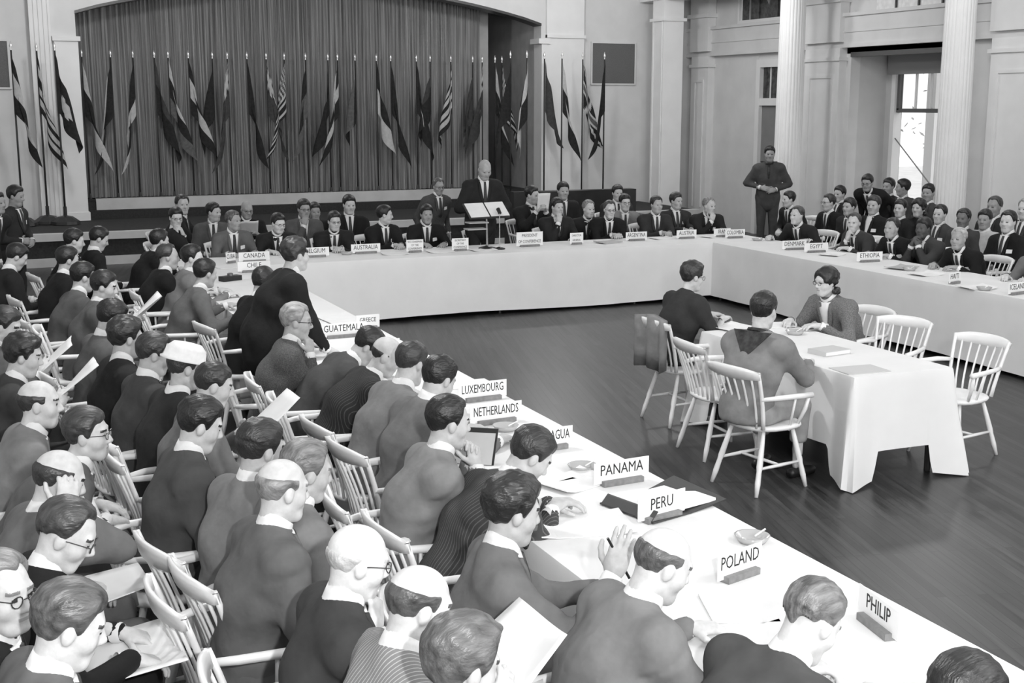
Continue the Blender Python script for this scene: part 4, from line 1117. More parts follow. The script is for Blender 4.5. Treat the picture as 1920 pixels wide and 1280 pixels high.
# ---- far table, facing the camera
def B(px, py, label, who, y=15.52, **k):
    k.setdefault('face', 262); k.setdefault('group', GB); k.setdefault('row', ('y', y)); k.setdefault('pose', 'table'); k.setdefault('hp', 4); k.setdefault('suit', .018)
    f = k.pop('face'); return person(px, py, f, label, who, **k)
B(438, 414, 'person in grey suit with badge seated behind the CANADA card', 'the grey suit behind CANADA', suit=.12, hair='recede', hv=.10, grey=.6, hy=35, badge=True, skin=.34, face=275)
B(401, 398, 'person in grey suit looking aside, left of the CANADA card', 'the grey suit left of CANADA', y=16.5, suit=.09, hv=.012, hy=50, pose='lap')
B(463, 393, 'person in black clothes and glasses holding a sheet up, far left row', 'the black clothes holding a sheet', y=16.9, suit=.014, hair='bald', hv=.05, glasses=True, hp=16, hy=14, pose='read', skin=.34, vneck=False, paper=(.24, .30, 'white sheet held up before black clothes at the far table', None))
B(522, 419, 'person in dark suit and glasses, first right of the CANADA card', 'the dark suit right of CANADA', hair='full', hv=.012, glasses=True, hp=14, hy=20, face=268)
B(570, 392, 'person in grey suit with hand at chin in the far row', 'the grey suit with hand at chin', y=16.4, suit=.09, hv=.02, glasses=True, pose='chinlap', hp=6, hy=16, skin=.34)
B(590, 397, 'person half hidden behind the grey suit with hand at chin', 'the half hidden sitter of the far row', y=16.9, suit=.02, hv=.012, hy=10, pose='lap', skin=.32)
B(627, 415, 'person in dark suit and glasses with badge at the far table', 'the dark suit with glasses and badge', hair='full', hv=.015, glasses=True, badge=True, hp=8, hy=10, pose='fold')
B(655, 384, 'person in black suit and tie sitting tall in the far second row', 'the tall black suit of the second row', y=16.5, suit=.014, hv=.012, hy=8, pose='lap', hp=8)
B(722, 403, 'person in black suit turned to the right with badge at far table', 'the black suit turned right', suit=.013, hv=.012, hy=62, face=280, badge=True, pose='fold')
B(800, 402, 'person in black suit writing behind the first small placard', 'the black-suited writer', suit=.014, hv=.010, pose='write', hy=4, hp=6, badge=True, skin=.33)
person(822, 350, 285, 'person in grey tweed suit crouching behind the far table left of speaker', 'x', pose='down', lean=20, stand=True, hipz=.70, hy=-6, hp=10, suit=.075, kind='tweed', hair='thin', hv=.10, grey=.8, glasses=True, badge=True, skin=.33, group=GH, row=('y', 16.35), sc=.9)
person(909, 318, 266, 'speaker standing in dark suit at the far table, reading from the lectern', 'x', pose='lectern', lean=4, stand=True, hp=26, suit=.022, hair='bald', hv=.02, skin=.42, group=GH, row=('y', 15.62), sc=1.0, fat=.1)
B(998, 366, 'person in dark suit hiding face behind a raised white sheet', 'the dark suit behind a raised sheet', y=16.3, suit=.02, hv=.015, hp=6, hy=30, pose='hold', face=275, paper=(.2, .26, 'white sheet raised before a face right of the speaker', None))
B(1045, 388, 'person in dark suit with hand at mouth right of the speaker', 'the dark suit with hand at mouth', suit=.022, hv=.012, pose='chin', hp=6, hy=18)
B(1056, 358, 'person looking over the dark suit with hand at mouth', 'the rear sitter right of the speaker', y=17.6, suit=.02, hv=.012, hp=4, pose='lap')
B(1104, 392, 'person in white shirt and dark jacket leaning back at the far table', 'the white shirt leaning back', y=15.9, suit=.02, hair='thin', hv=.2, grey=.5, hy=14, pose='lap')
B(1143, 393, 'person in black suit and glasses left of the long right-hand placard', 'the black suit and glasses', suit=.013, hair='thin', hv=.05, glasses=True, hp=6, pose='fold')
B(1172, 380, 'person in pale jacket and glasses in the far second row', 'the pale jacket of the second row', y=16.3, suit=.22, hv=.012, glasses=True, pose='lap')
B(1158, 362, 'person behind the pale jacket in the far third row', 'the sitter behind the pale jacket', y=17.4, suit=.05, hv=.02, pose='lap')
B(1231, 384, 'person in charcoal suit holding a booklet at the far table', 'the charcoal suit with a booklet', suit=.035, hair='recede', hv=.02, hy=10, pose='fold', skin=.42)
B(1268, 377, 'person in charcoal suit with badge, second from the far right corner', 'the charcoal suit near the right corner', y=15.75, suit=.035, hair='full', hv=.02, hy=24, badge=True, hp=4, pose='fold')
B(1330, 386, 'person in dark suit resting cheek on hand at the far right corner', 'the dark suit resting cheek on hand', suit=.022, hair='thin', hv=.22, grey=.4, pose='chin', hy=30, badge=True, hp=6, face=256)

# ---- right table, facing left
def Cc(px, py, label, who, x=10.45, **k):
    k.setdefault('face', 184); k.setdefault('group', GC if x < 10.8 else GD); k.setdefault('row', ('x', x)); k.setdefault('pose', 'table'); k.setdefault('hp', 2); k.setdefault('suit', .02)
    k.setdefault('hy', 14)
    f = k.pop('face'); return person(px, py, f, label, who, **k)
Cc(1494, 404, 'person in dark suit leaning elbows on far end of the right table', 'the dark suit at the far end', suit=.022, hair='thin', hv=.06, grey=.5, hy=-6, face=195, pose='wide')
Cc(1478, 374, 'person in dark clothes sitting behind the far end of right table', 'the dark clothes behind the far end', x=11.6, suit=.022, hv=.02, hy=-10, pose='lap')
Cc(1553, 380, 'person in dark suit and glasses, second row behind the empty chair', 'the dark suit behind the empty chair', x=11.5, suit=.018, hair='recede', hv=.03, glasses=True, hy=-8, pose='lap')
Cc(1574, 364, 'person in third row behind the glasses and dark suit', 'the third-row sitter behind the empty chair', x=12.3, suit=.03, hv=.012, hy=10, pose='lap')
Cc(1601, 418, 'person in grey-brown suit with hand at cheek at the right table', 'the hand-at-cheek suit', suit=.05, hair='thin', hv=.05, pose='chin', hy=26)
Cc(1592, 388, 'person sitting between first and second rows near the open window', 'the sitter between the rows', x=11.3, suit=.03, hv=.015, hy=6, pose='lap')
person(1626, 343, 205, 'person in black suit and glasses standing before the window bay', 'x', pose='down', lean=12, stand=True, hipz=.8, hy=6, hp=12, suit=.014, hv=.015, glasses=True, badge=True, group=GD, row=('x', 12.5), skin=.34)
Cc(1638, 385, 'person with open white shirt front and dark jacket in second row', 'the open white shirt front', x=11.2, suit=.016, hv=.03, badge=True, hy=24, pose='lap', tie=None)
Cc(1672, 428, 'person in black suit with white badge, middle of the right table', 'the black suit at the middle', suit=.013, hair='thin', hv=.025, badge=True, hy=10, skin=.42)
Cc(1666, 350, 'person in dark suit before the left part of the bright window', 'the dark suit before the window', x=12.7, suit=.02, hv=.02, hy=10, pose='lap', skin=.36)
Cc(1692, 352, 'person turned away before the middle of the bright window', 'the turned-away sitter before the window', x=13.0, suit=.06, hv=.015, hy=-40, pose='lap', skin=.34)
Cc(1740, 362, 'person in uniform partly hidden by the window column', 'the sitter hidden by the column', x=13.1, suit=.06, hv=.015, hy=20, pose='lap', skin=.34)
Cc(1688, 391, 'person in dark suit in the second row left of the dark-haired one', 'the dark suit of the second row', x=11.5, suit=.02, hv=.015, hy=18, pose='lap')
Cc(1722, 390, 'person with long dark hair and dark dress in the second row', 'the long hair and dark dress', x=11.6, suit=.016, hair='woman', hv=.012, hy=16, pose='lap', skirt=True, collar=False, vneck=False)
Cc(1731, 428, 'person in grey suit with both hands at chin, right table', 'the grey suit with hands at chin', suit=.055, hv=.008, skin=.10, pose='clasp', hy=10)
Cc(1762, 402, 'person in grey suit with badge behind the hands at chin', 'the grey suit behind hands at chin', x=11.3, suit=.06, hair='recede', hv=.012, badge=True, hy=16, pose='lap')
Cc(1797, 448, 'person in black suit with white shirt and badge behind the HAITI card', 'the black suit behind HAITI', suit=.012, hair='thin', hv=.45, badge=True, hy=14, skin=.36, x=10.35)
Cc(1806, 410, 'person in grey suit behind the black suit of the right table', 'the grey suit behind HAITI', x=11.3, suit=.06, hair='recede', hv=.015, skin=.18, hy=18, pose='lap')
Cc(1846, 412, 'person in white garment in the second row on the right', 'the white garment', x=11.4, suit=.55, hair='full', hv=.012, hy=24, pose='lap', skin=.34, vneck=False)
Cc(1864, 388, 'person in third row behind the white garment', 'the sitter behind the white garment', x=12.2, suit=.03, hair='thin', hv=.05, hy=10, pose='lap', skin=.3)
Cc(1890, 416, 'person in black suit at right edge, second row', 'the black suit at the right edge', x=11.1, suit=.013, hair='recede', hv=.012, hy=14, badge=True, pose='lap')
Cc(1922, 392, 'person at the right edge in the third row, half cut off', 'the third-row sitter at right edge', x=12.0, suit=.05, hair='thin', hv=.3, grey=.4, pose='lap')
Cc(1942, 462, 'person in light grey suit cut by the right edge, behind ICELAND card', 'the light suit at the right edge', x=10.4, suit=.17, hv=.02, pose='table')
# uniformed person standing before the column
person(1443, 289, 236, 'person in scout uniform with neckerchief standing with hands at waist by column', 'x', pose='waist', lean=1, stand=True, hp=6, hy=6, suit=.075, trousers=.075, hair='full', hv=.012, skin=.34, group=GD, row=('x', 12.7), collar=False, vneck=False, scarf=2, skirt=False)

# ---- centre table
person(1299, 519, 6, 'person in dark short-sleeved dress and glasses seated at left of centre table', 'the short-sleeved dress', pose='table', lean=12, row=('x', 5.2), hy=-8, hp=12, suit=.035, hair='wavy', hv=.02, glasses=True, skirt=True, trousers=.20, short=True, collar=False, vneck=False, group=GE, skin=.56, chairlab='white spindle-back armchair under the short-sleeved dress, left of centre table', arm={1: (.14, .40, .80), -1: (-.1, .44, .8)}, chair_at=(5.27, 8.66, 2))
person(1432, 583, 24, 'person in grey scout shirt with checked neckerchief, back to the camera', 'the grey scout shirt', pose='table', lean=4, row=('y', 6.90), sc=1.04, hy=8, hp=10, suit=.22, trousers=.30, hair='full', hv=.012, collar=False, vneck=False, scarf=1, group=GE, skin=.55, chair_at=(4.84, 6.90, 10), chairlab='white spindle-back armchair under the grey scout shirt at centre table')
person(1548, 529, 188, 'person in tweed jacket, white blouse and glasses at right of centre table', 'the tweed jacket', pose='table', lean=6, row=('x', 6.72), hy=-6, hp=6, suit=.17, kind='tweed', hair='woman', hv=.012, glasses=True, skirt=True, group=GE, skin=.6, tie=None, chairlab='white spindle-back armchair under the tweed jacket, right of centre table')

# ---- audience behind the left row
def Fp(px, py, label, who, x=.84, **k):
    k.setdefault('face', 10); k.setdefault('group', GF); k.setdefault('row', ('x', x)); k.setdefault('pose', 'lap'); k.setdefault('suit', .05); k.setdefault('hp', 14)
    f = k.pop('face'); return person(px, py, f, label, who, **k)
Fp(868, 1248, 'person with tousled head just showing at the bottom middle', 'the tousled head at the bottom edge', x=1.0, suit=.06, hair='wavy', hv=.10, grey=.4, hp=16)
Fp(786, 1135, 'person in light pinstripe suit reading at the bottom, second row', 'the light pinstripe suit', x=.92, suit=.22, kind='stripe', hair='fringe', hv=.08, grey=.4, hp=20, skin=.6, pose='read', face=2, paper=(.34, .27, 'large white sheet held by the light pinstripe suit', None))
F3 = Fp(672, 1052, 'person in charcoal suit and glasses with hand at chin, second row', 'the charcoal suit with hand at chin', x=.90, suit=.05, hair='bald', hv=.5, skin=.68, glasses=True, hp=18, pose='chinlap', face=-2, paper=(.28, .34, 'white sheets on the lap of the charcoal suit', None))
Fp(531, 918, 'person in mid grey suit seen from behind, second row centre', 'the mid grey suit seen from behind', x=.86, suit=.13, hair='fringe', hv=.22, grey=.5, hp=10, hy=6, skin=.58, face=6)
Fp(576, 884, 'person with greying head beyond the mid grey suit, second row', 'the light suit beyond the mid grey one', x=.98, suit=.20, hair='recede', hv=.16, grey=.5, hp=14, hy=-4)
Fp(490, 843, 'person in light grey suit behind the mid grey one, second row', 'the light grey suit of the second row', x=.90, suit=.20, hair='full', hv=.02, grey=.3, hp=16, hy=6, face=14)
Fp(377, 797, 'person in dark grey suit with bright collar, second row', 'the dark grey suit with bright collar', x=.74, suit=.075, hair='full', hv=.008, hp=22, hy=-6, face=4)
Fp(402, 722, 'person in pale suit reading a paper in the second row', 'the pale suit reading a paper', x=.90, suit=.18, hair='short', hv=.02, hp=20, hy=-6, pose='read', face=2, paper=(.26, .32, 'white paper held by the pale suit in second row', None))
Fp(348, 690, 'person in white hat and dark coat in the second row', 'the white hat and dark coat', x=.88, suit=.03, hair='short', hv=.03, hat=True, skirt=True, hp=16, collar=True, vneck=False)
Fp(291, 664, 'person in dark grey suit and glasses left of the white hat', 'the dark grey suit left of the white hat', x=.80, suit=.06, hair='recede', hv=.03, grey=.5, glasses=True, hp=16, hy=-12)
Fp(238, 634, 'person in black suit with white collar, second row', 'the black suit with white collar', x=.72, suit=.022, hair='wavy', hv=.02, grey=.4, hp=10, hy=4)
Fp(211, 598, 'person in grey suit bowing a dark head, second row', 'the grey suit with bowed head', x=.70, suit=.11, hair='full', hv=.008, hp=26, hy=-6)
Fp(196, 538, 'person in grey suit holding a sheet upright, second row', 'the grey suit with upright sheet', x=.76, suit=.10, hair='full', hv=.012, hp=14, hy=-10, pose='read', face=-4, paper=(.24, .32, 'upright sheet held by the grey suit, far second row', None))
Fp(157, 520, 'person in grey suit in the far second row', 'the far second-row grey suit', x=.66, suit=.10, hv=.01, hp=12)
Fp(128, 488, 'person in black suit in the far second row', 'the far second-row black suit', x=.64, suit=.014, hv=.01, hp=10)
Fp(140, 452, 'person in dark suit near the platform step on the left', 'the dark suit near the step', x=.9, suit=.014, hv=.012, hp=12, hy=-10)
Fp(186, 448, 'person with bowed dark head near the platform step', 'the bowed head near the step', x=1.15, suit=.016, hv=.010, hp=24, hy=-8)
def Gp(px, py, label, who, x=.08, **k):
    k.setdefault('face', 14); k.setdefault('group', GG); k.setdefault('row', ('x', x)); k.setdefault('pose', 'lap'); k.setdefault('suit', .05); k.setdefault('hp', 8)
    f = k.pop('face'); return person(px, py, f, label, who, **k)
Gp(76, 757, 'person in pale grey suit in profile at the left edge', 'the pale grey suit at the left edge', x=.02, suit=.21, hair='fringe', hv=.03, hp=4, hy=-14, skin=.60, face=4)
Gp(166, 815, 'person in grey suit in profile leaning forward, third row', 'the grey suit in profile', x=.10, suit=.13, hair='full', hv=.04, grey=.6, hp=2, hy=-22, skin=.58, face=2, pose='knee', glasses=True)
Gp(112, 900, 'person in grey suit resting head on raised hand, third row', 'the grey suit resting head on hand', x=.04, suit=.14, hair='fringe', hv=.03, hp=22, hy=0, pose='temple', skin=.56, face=8, paper=(.30, .36, 'open white papers on the lap in third row', None))
Gp(126, 1003, 'person in black suit writing on papers on the lap, third row', 'the black suit writing on the lap', x=.02, suit=.014, hair='thin', hv=.05, grey=.5, hp=30, hy=-16, skin=.6, face=2, glasses=True, pose='knee', paper=(.40, .32, 'large white papers under the hands of the black suit', None))
Gp(6, 1112, 'person in dark suit and glasses cut by the left edge, facing right', 'the dark suit cut by the left edge', x=-.16, suit=.02, hair='thin', hv=.2, hp=4, hy=-38, skin=.58, face=-12, glasses=True)
Gp(132, 1172, 'person in grey jacket nearest the camera at the bottom left', 'the nearest grey jacket', x=.0, suit=.13, hair='full', hv=.09, grey=.8, hp=22, hy=-10, skin=.60, face=10)
Gp(46, 668, 'person in dark grey suit holding a leaflet at the left edge', 'the dark suit with a leaflet', x=.02, suit=.05, hair='wavy', hv=.015, hp=14, hy=-8, pose='read', face=0, paper=(.2, .34, 'tall leaflet held up at the left edge, third row', None))
Gp(10, 612, 'person at the left edge reading a wide white sheet', 'the reader at the left edge', x=.0, suit=.10, hair='full', hv=.02, hp=22, hy=-14, pose='read', face=-4, paper=(.34, .26, 'wide white sheet held up at the left edge', None))
Gp(32, 482, 'person in dark suit bending down at the far left edge', 'the bending dark suit', x=.2, suit=.02, hv=.012, hp=30, hy=-10, pose='knee')
person(30, 368, 330, 'person in dark uniform with badge standing at the far left', 'x', pose='waist', lean=4, stand=True, hy=0, hp=10, suit=.030, hv=.012, badge=True, skin=.30, group=GG, row=('y', 15.4), collar=False)
person(-6, 380, 320, 'person standing half cut off at the far left edge', 'x', pose='down', lean=4, stand=True, hy=0, hp=4, suit=.016, hv=.012, skin=.30, group=GG, row=('y', 14.6))
# ------------------------------------------------------------------ name cards, papers and small things on the tables
def text_mesh(txt, size, extr=.0006, squeeze=1.0, maxw=None):
    c = bpy.data.curves.new('lettering', 'FONT'); c.body = txt; c.size = size; c.align_x = 'CENTER'; c.align_y = 'CENTER'; c.extrude = extr; c.resolution_u = 2
    o = bpy.data.objects.new('lettering_tmp', c); COL.objects.link(o)
    dg = bpy.context.evaluated_depsgraph_get(); dg.update()
    me = bpy.data.meshes.new_from_object(o.evaluated_get(dg)); bpy.data.objects.remove(o); bpy.data.curves.remove(c)
    n = len(me.vertices); co = np.zeros(n*3, np.float32); me.vertices.foreach_get('co', co); co = co.reshape(-1, 3)
    w = co[:, 0].max()-co[:, 0].min(); k = squeeze
    if maxw and w*k > maxw: k = maxw/w
    q = np.stack([co[:, 0]*k, -co[:, 2], co[:, 1]], 1); me.vertices.foreach_set('co', q.astype(np.float32).ravel()); me.materials.clear(); me.materials.append(INK); me.update()
    return me
def card(x, y, rot, txt, label, w=.30, h=.105, lines=None, size=.075, tsq=.8):
    """white card standing in a slotted wooden block; reads from -y when rot = 0"""
    t = thing('name_card', label, 'name card', (x, y, TZ+.007), math.radians(rot), 'country cards on the tables')
    cd = part('card', MB().box(-w/2, w/2, -.0015, .0015, .012, .012+h), CARD, t)
    part('block', MB().prism([(-w*.36, 0), (w*.36, 0), (w*.36, .026), (-w*.36, .026)], -.028, .022), WOODBLOCK, t)
    ls = lines or [txt]
    for i, s in enumerate(ls):
        zz = .012+h*(1-(i+.5)/len(ls)*.86-.07)+(.010 if len(ls) == 1 else .004)
        o = link('lettering', text_mesh(s, size, maxw=w*.86, squeeze=tsq), cd, (0, -.0022, zz))
        if i < 2 and len(ls) < 3:
            o2 = link('lettering', o.data, cd, (0, .0022, zz)); o2.rotation_euler = (0, 0, math.pi)
    return t
def cpx(px, py, rot, txt, **k):
    p = atz(px, py, TZ); lab = k.pop('label', None) or 'white card reading %s standing on the %s table' % (txt, k.pop('where', 'left')); k.pop('where', None)
    return card(p[0], p[1], rot, txt, lab, **k)
cpx(1645, 1183, -100, 'PHILIP', w=.27, label='overexposed white card turned lengthways near the bottom right')
cpx(1386, 1085, 15, 'POLAND', w=.25); cpx(1240, 975, 13, 'PERU', w=.28); cpx(1165, 908, 4, 'PANAMA', w=.31)
cpx(1030, 845, 4, 'NICARAGUA', w=.28); cpx(930, 795, 4, 'NETHERLANDS', w=.33); cpx(905, 752, 4, 'LUXEMBOURG', w=.33)
cpx(716, 668, 4, 'ITALY', w=.28, label='white card half hidden by a bent dark head, left table'); cpx(645, 634, 3, 'GUATEMALA', w=.38); cpx(690, 618, 3, 'GREECE', w=.2, size=.05, label='small card lying just beyond the GUATEMALA card')
cpx(477, 511, 2, 'CHILE', w=.36, label='white card just in front of the CANADA card'); cpx(477, 492, 2, 'CANADA', w=.36, label='white card reading CANADA at the far left corner'); cpx(433, 494, 30, 'CUBA', w=.14, label='small turned card left of the CANADA card')
F_ = dict(where='far')
cpx(592, 483, 0, 'BELGIUM', w=.33, **F_); cpx(686, 476, 0, 'AUSTRALIA', w=.37, **F_)
cpx(778, 474, 0, '', lines=['VICE CHAIRMAN', 'OF THE', 'CONFERENCE'], w=.22, h=.145, size=.035, label='small printed placard before the person writing, far table')
cpx(863, 471, 0, '', lines=['SECRETARY', 'OF THE', 'CONFERENCE'], w=.22, h=.145, size=.035, label='small printed placard left of the lectern, far table')
cpx(993, 463, 0, '', lines=['PRESIDENT', 'OF CONFERENCE'], w=.37, h=.175, size=.055, label='large two-line placard before the empty chair, far table')
cpx(1081, 459, 0, '', lines=['DIRECTOR', 'GENERAL'], w=.19, h=.14, size=.035, label='small printed placard right of the large two-line one')
cpx(1193, 452, 0, 'ARGENTINA', w=.32, **F_); cpx(1287, 448, 0, 'AUSTRIA', w=.31, **F_)
cpx(1354, 445, 0, 'IRAN', w=.27, label='white card half behind another at the far right corner'); cpx(1378, 447, -4, 'COLOMBIA', w=.3, label='white card at the far right corner, in front of another')
R_ = dict(where='right')
cpx(1489, 469, -6, 'DENMARK', w=.34, **R_); cpx(1530, 474, -6, 'EGYPT', w=.33, **R_); cpx(1630, 492, -6, 'ETHIOPIA', w=.34, **R_)
cpx(1789, 533, 14, 'HAITI', w=.19, **R_); cpx(1907, 553, 10, 'ICELAND', w=.29, **R_)

def sheet(px, py, rot, w, d, label, z=TZ+.007, th=.004, m=None, curl=.0):
    p = atz(px, py, z); nx, ny = 7, 5
    F1 = np.zeros((ny, nx, 3)); B1 = np.zeros((ny, nx, 3))
    for j in range(ny):
        for i in range(nx):
            u, v = -1+2*i/(nx-1), -1+2*j/(ny-1); zc = curl*max(0, abs(u)-.4)**2+curl*.6*max(0, v-.5)**2
            F1[j, i] = (u*w/2, v*d/2, th+zc); B1[j, i] = (u*w/2, v*d/2, zc)
    o = link('paper_sheet', MB().slab(F1, B1).mesh('paper_sheet', m or PAPER), None, (p[0], p[1], z), math.radians(rot)); return tag(o, label, 'paper', 'papers lying on the tables')
sheet(1075, 905, 20, .34, .24, 'open white pages before the PANAMA card reader', curl=.05)
sheet(1090, 985, -12, .42, .30, 'white sheets before the person raising a hand', curl=.03)
sheet(1415, 1140, -20, .36, .26, 'faint white sheet below the POLAND card', curl=.01, m=PAPERG if False else PAPER)
sheet(1460, 1195, 10, .28, .22, 'white sheet under the charcoal-suited writer')
sheet(1610, 1240, 30, .30, .22, 'white sheet at the bottom of the left table')
sheet(880, 720, 0, .3, .22, 'white sheet beside the LUXEMBOURG card'); sheet(1010, 895, 5, .3, .22, 'white sheet left of the PANAMA card')
sheet(640, 600, 5, .3, .6, 'long white papers beyond the GUATEMALA card', curl=.02)
sheet(430, 500, 12, .32, .3, 'white sheet left of the CANADA card'); sheet(455, 520, 25, .4, .25, 'white sheets before the spread arms')
for i, (px, py, lab) in enumerate(((740, 476, 'white sheet right of AUSTRALIA card'), (825, 472, 'white sheet under the writing hand'), (905, 469, 'white sheet beside the lectern foot'), (1240, 447, 'booklet before the charcoal suit'), (1140, 455, 'grey folder on the far table'), (1335, 444, 'white sheet near the far right corner'))):
    sheet(px, py, 5*i-10, .32, .22, lab+', far table' if 'table' not in lab else lab, m=PAPERG if i in (4,) else PAPER, curl=.03, th=.012 if i == 4 else .004)
for i, (px, py, lab) in enumerate(((1560, 478, 'white papers beyond the EGYPT card'), (1690, 503, 'dark booklet beyond the ETHIOPIA card'), (1735, 515, 'white papers near the hands at chin'), (1830, 540, 'white papers right of the HAITI card'))):
    sheet(px, py, 30-12*i, .34, .24, lab, m=PAPERG if i == 1 else PAPER, curl=.05)
# open dark folder behind the PERU card
t = thing('open_folder', 'dark folder with white pages lying open behind the PERU card', 'folder', tuple(atz(1245, 945, TZ+.007)[:2])+(TZ+.007,), math.radians(14))
part('cover', MB().slab([[(-.24, -.18, .012), (0, -.17, .004), (.24, -.16, .02)], [(-.24, .17, .012), (0, .17, .004), (.24, .18, .05)]], [[(-.24, -.18, .004), (0, -.17, 0), (.24, -.16, .012)], [(-.24, .17, .004), (0, .17, 0), (.24, .18, .042)]]), mat('dark_folder_board', .045, .5), t)
part('flap', MB().slab([[(-.235, -.17, .016), (-.20, -.17, .05)], [(-.235, .16, .016), (-.20, .16, .05)]], [[(-.24, -.17, .012), (-.205, -.17, .046)], [(-.24, .16, .012), (-.205, .16, .046)]]), mat('dark_folder_board', .045, .5), t)
part('pages', MB().box(-.19, .19, -.14, .14, .016, .03), PAPER, t)
t = thing('open_folder', 'black folder standing open between clasped hands and pinstripe suit', 'folder', tuple(atz(880, 868, TZ+.007)[:2])+(TZ+.007,), math.radians(-35))
part('cover', MB().slab([[(-.13, -.02, .0), (.13, -.02, .0)], [(-.13, .10, .16), (.13, .10, .16)]], [[(-.13, -.01, .0), (.13, -.01, .0)], [(-.13, .11, .16), (.13, .11, .16)]]), BLACK, t)
part('pages', MB().slab([[(-.12, -.028, .004), (.12, -.028, .004)], [(-.12, .08, .14), (.12, .08, .14)]], [[(-.12, -.022, .004), (.12, -.022, .004)], [(-.12, .086, .14), (.12, .086, .14)]]), PAPERG, t)
# centre table: papers, book, ash tray
sheet(1385, 618, 10, .3, .5, 'loose white sheets before the short-sleeved dress, centre table', curl=.04)
sheet(1450, 610, -20, .3, .24, 'white sheet beside the scout shirt, centre table', curl=.03)
sheet(1612, 693, -4, .34, .24, 'flat grey sheet at the near end of the centre table', m=mat('pale_grey_paper', .55, .7))
t = thing('book', 'thick white-edged book lying at the middle of the centre table', 'book', tuple(atz(1555, 662, TZ+.007)[:2])+(TZ+.007,), math.radians(8))
part('pages', MB().box(-.12, .12, -.085, .085, .004, .030), PAPER, t); part('cover', MB().box(-.125, .125, -.09, .09, .0, .004).box(-.125, .125, -.09, .09, .030, .034).box(-.129, -.123, -.09, .09, 0, .034), mat('book_cover', .55, .6), t)
ASH = mat('ashtray_glass', .45, .15)
def ashtray(px, py, label):
    p = atz(px, py, TZ); t = thing('ashtray', label, 'ashtray', (p[0], p[1], TZ+.007), 0, 'ashtrays on the tables')
    part('bowl', MB().lathe([(.055, 0), (.075, .03), (.068, .03), (.048, .008), (.001, .008)], 16), ASH, t, True)
    part('cigarette', MB().tube([(.02, .01, .018), (.085, .03, .034)], [.004, .004], 6), PAPER, t)
ashtray(1490, 628, 'glass ashtray on the centre table beside the scout shirt'); ashtray(948, 808, 'glass ashtray beside the NETHERLANDS card'); ashtray(1092, 884, 'glass ashtray left of the PANAMA card')
ashtray(1410, 1018, 'glass ashtray beyond the POLAND card'); ashtray(1845, 545, 'glass ashtray between HAITI and ICELAND cards'); ashtray(1420, 452, 'glass ashtray at the far end of the right table'); ashtray(1705, 508, 'glass ashtray before hands at chin, right table'); ashtray(650, 478, 'glass ashtray before the dark suit with glasses, far table')
# pencil in the raised hand
t = thing('pencil', 'dark pencil held in the raised hand before PERU', 'pencil', (0, 0, 0))
_r = PERU_SITTER; _a = _r[3][0]; q = _r[2]@(_a[3]+_a[4]*.085-_a[6]*.022)+np.array([_r[1][0], _r[1][1], 0])
part('shaft', MB().tube([tuple(q+np.array([-.05, -.0, .06])), tuple(q+np.array([.03, -.01, -.09]))], [.005, .005], 6), BLACK, t)
# lectern with papers and microphone on the far table
p = atz(925, 470, TZ)
t = thing('table_lectern', 'metal reading stand with stacked white papers before the standing speaker', 'lectern', (p[0], 14.62, TZ+.007))
part('base', MB().lathe([(.11, 0), (.11, .012), (.04, .03), (.02, .04)], 20), BLACK, t, True)
part('post', MB().tube([(0, 0, .03), (0, .02, .44)], [.016, .013], 8), METAL, t)
part('desk', MB().slab([[(-.27, -.10, .40), (.27, -.10, .40)], [(-.27, .16, .56), (.27, .16, .56)]], [[(-.27, -.095, .385), (.27, -.095, .385)], [(-.27, .165, .545), (.27, .165, .545)]]), DARKWOOD, t)
part('shelf', MB().box(-.28, -.02, -.11, .05, .33, .345), mat('shelf_pale', .4, .6), t)
part('shelf', MB().box(-.30, -.04, -.11, .05, .25, .265), mat('shelf_pale', .4, .6), t)
for i, (x0, x1, a) in enumerate(((-.25, .0, .412), (.02, .27, .418))):
    o = link('paper_sheet', MB().slab([[(x0, -.09, a), (x1, -.09, a+.004)], [(x0, .15, a+.15), (x1, .15, a+.155)]], [[(x0, -.09, a-.006), (x1, -.09, a-.002)], [(x0, .15, a+.144), (x1, .15, a+.149)]]).mesh('paper_sheet', PAPER), None, (p[0], 14.62, TZ+.007)); tag(o, ('left', 'right')[i]+' white page lying on the speaker\'s reading stand', 'paper')
t = thing('microphone_stand', 'slim bright microphone stand beside the reading stand', 'microphone', (p[0]+.12, 14.5, TZ+.007))
part('base', MB().lathe([(.07, 0), (.07, .012), (.012, .03)], 16), BLACK, t, True); part('rod', MB().tube([(0, 0, .02), (0, .0, .46)], [.008, .007], 8), CHROME, t); part('microphone', MB().tube([(0, -.01, .45), (0, .05, .50)], [.022, .026], 10), BLACK, t)
t = thing('microphone_stand', 'small white table microphone between CANADA and its neighbour', 'microphone', (3.45, 14.75, TZ+.007))
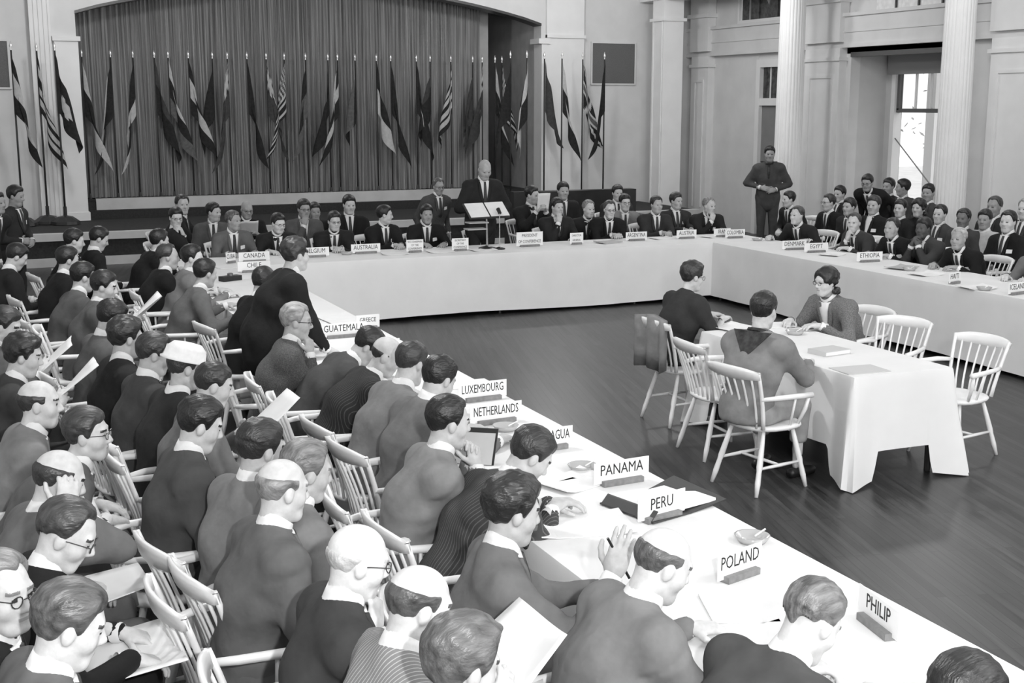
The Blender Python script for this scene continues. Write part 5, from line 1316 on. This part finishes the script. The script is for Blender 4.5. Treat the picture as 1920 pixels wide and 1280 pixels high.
part('base', MB().lathe([(.05, 0), (.05, .012), (.012, .03)], 14), WHITE_PAINT, t, True); part('rod', MB().tube([(0, 0, .02), (0, 0, .16)], [.008, .008], 8), WHITE_PAINT, t); part('microphone', MB().tube([(-.05, 0, .15), (.05, 0, .17)], [.024, .024], 10), WHITE_PAINT, t)
# dark sofa back behind the far row
t = thing('sofa', 'dark sofa with a long rounded back behind the far table', 'sofa', (9.2, 18.6, 0))
part('backrest', MB().slab([[(-1.1+2.2*i/8, -.1+.05*math.cos(i), z) for i in range(9)] for z in (.3, 1.12-.0, 1.16)], [[(-1.1+2.2*i/8, .12, z) for i in range(9)] for z in (.3, 1.12, 1.16)]), mat('dark_leather', .018, .4, .3, 6), t)
part('seat', MB().box(-1.1, 1.1, -.7, -.1, .1, .45), mat('dark_leather', .018), t); part('arm', MB().box(-1.2, -1.05, -.7, .1, .05, .75), mat('dark_leather', .018), t); part('arm', MB().box(1.05, 1.2, -.7, .1, .05, .75), mat('dark_leather', .018), t)
# light coat over the back of the chair of the short-sleeved dress
o = link('draped_coat', MB().slab([[(-.2+.04*i, -.33-.02*math.sin(i*1.3), z-.03*abs(i-5)/5) for i in range(11)] for z in (.48, .62, .78, .90)], [[(-.19+.038*i, -.26, z-.03*abs(i-5)/5) for i in range(11)] for z in (.50, .62, .78, .90)]).mesh('draped_coat', fabric(.22), True), None, (5.27, 8.66, 0), math.radians(2-90)); tag(o, 'light grey coat draped over the chair back at left of centre table', 'coat')
_p = F3[2]@np.array([.06, .40, .0])+np.array([F3[1][0], F3[1][1], 0])
t = thing('portfolio', 'black leather portfolio on the lap under the white sheets, second row', 'portfolio', (_p[0], _p[1], .612), math.radians(-18-90))
part('cover', MB().box(-.17, .17, -.14, .14, 0, .03), BLACK, t); part('clasp', MB().box(.14, .18, -.02, .02, .005, .035), METAL, t)
_p = atz(432, 527, TZ)
t = thing('camera_case', 'small black case lying on the table before the spread arms', 'case', (_p[0], _p[1], TZ+.007), .4)
part('body', MB().box(-.11, .11, -.05, .05, 0, .05), BLACK, t); part('lens_cap', MB().lathe([(.03, .05), (.03, .075), (.02, .08)], 12), METAL, t)
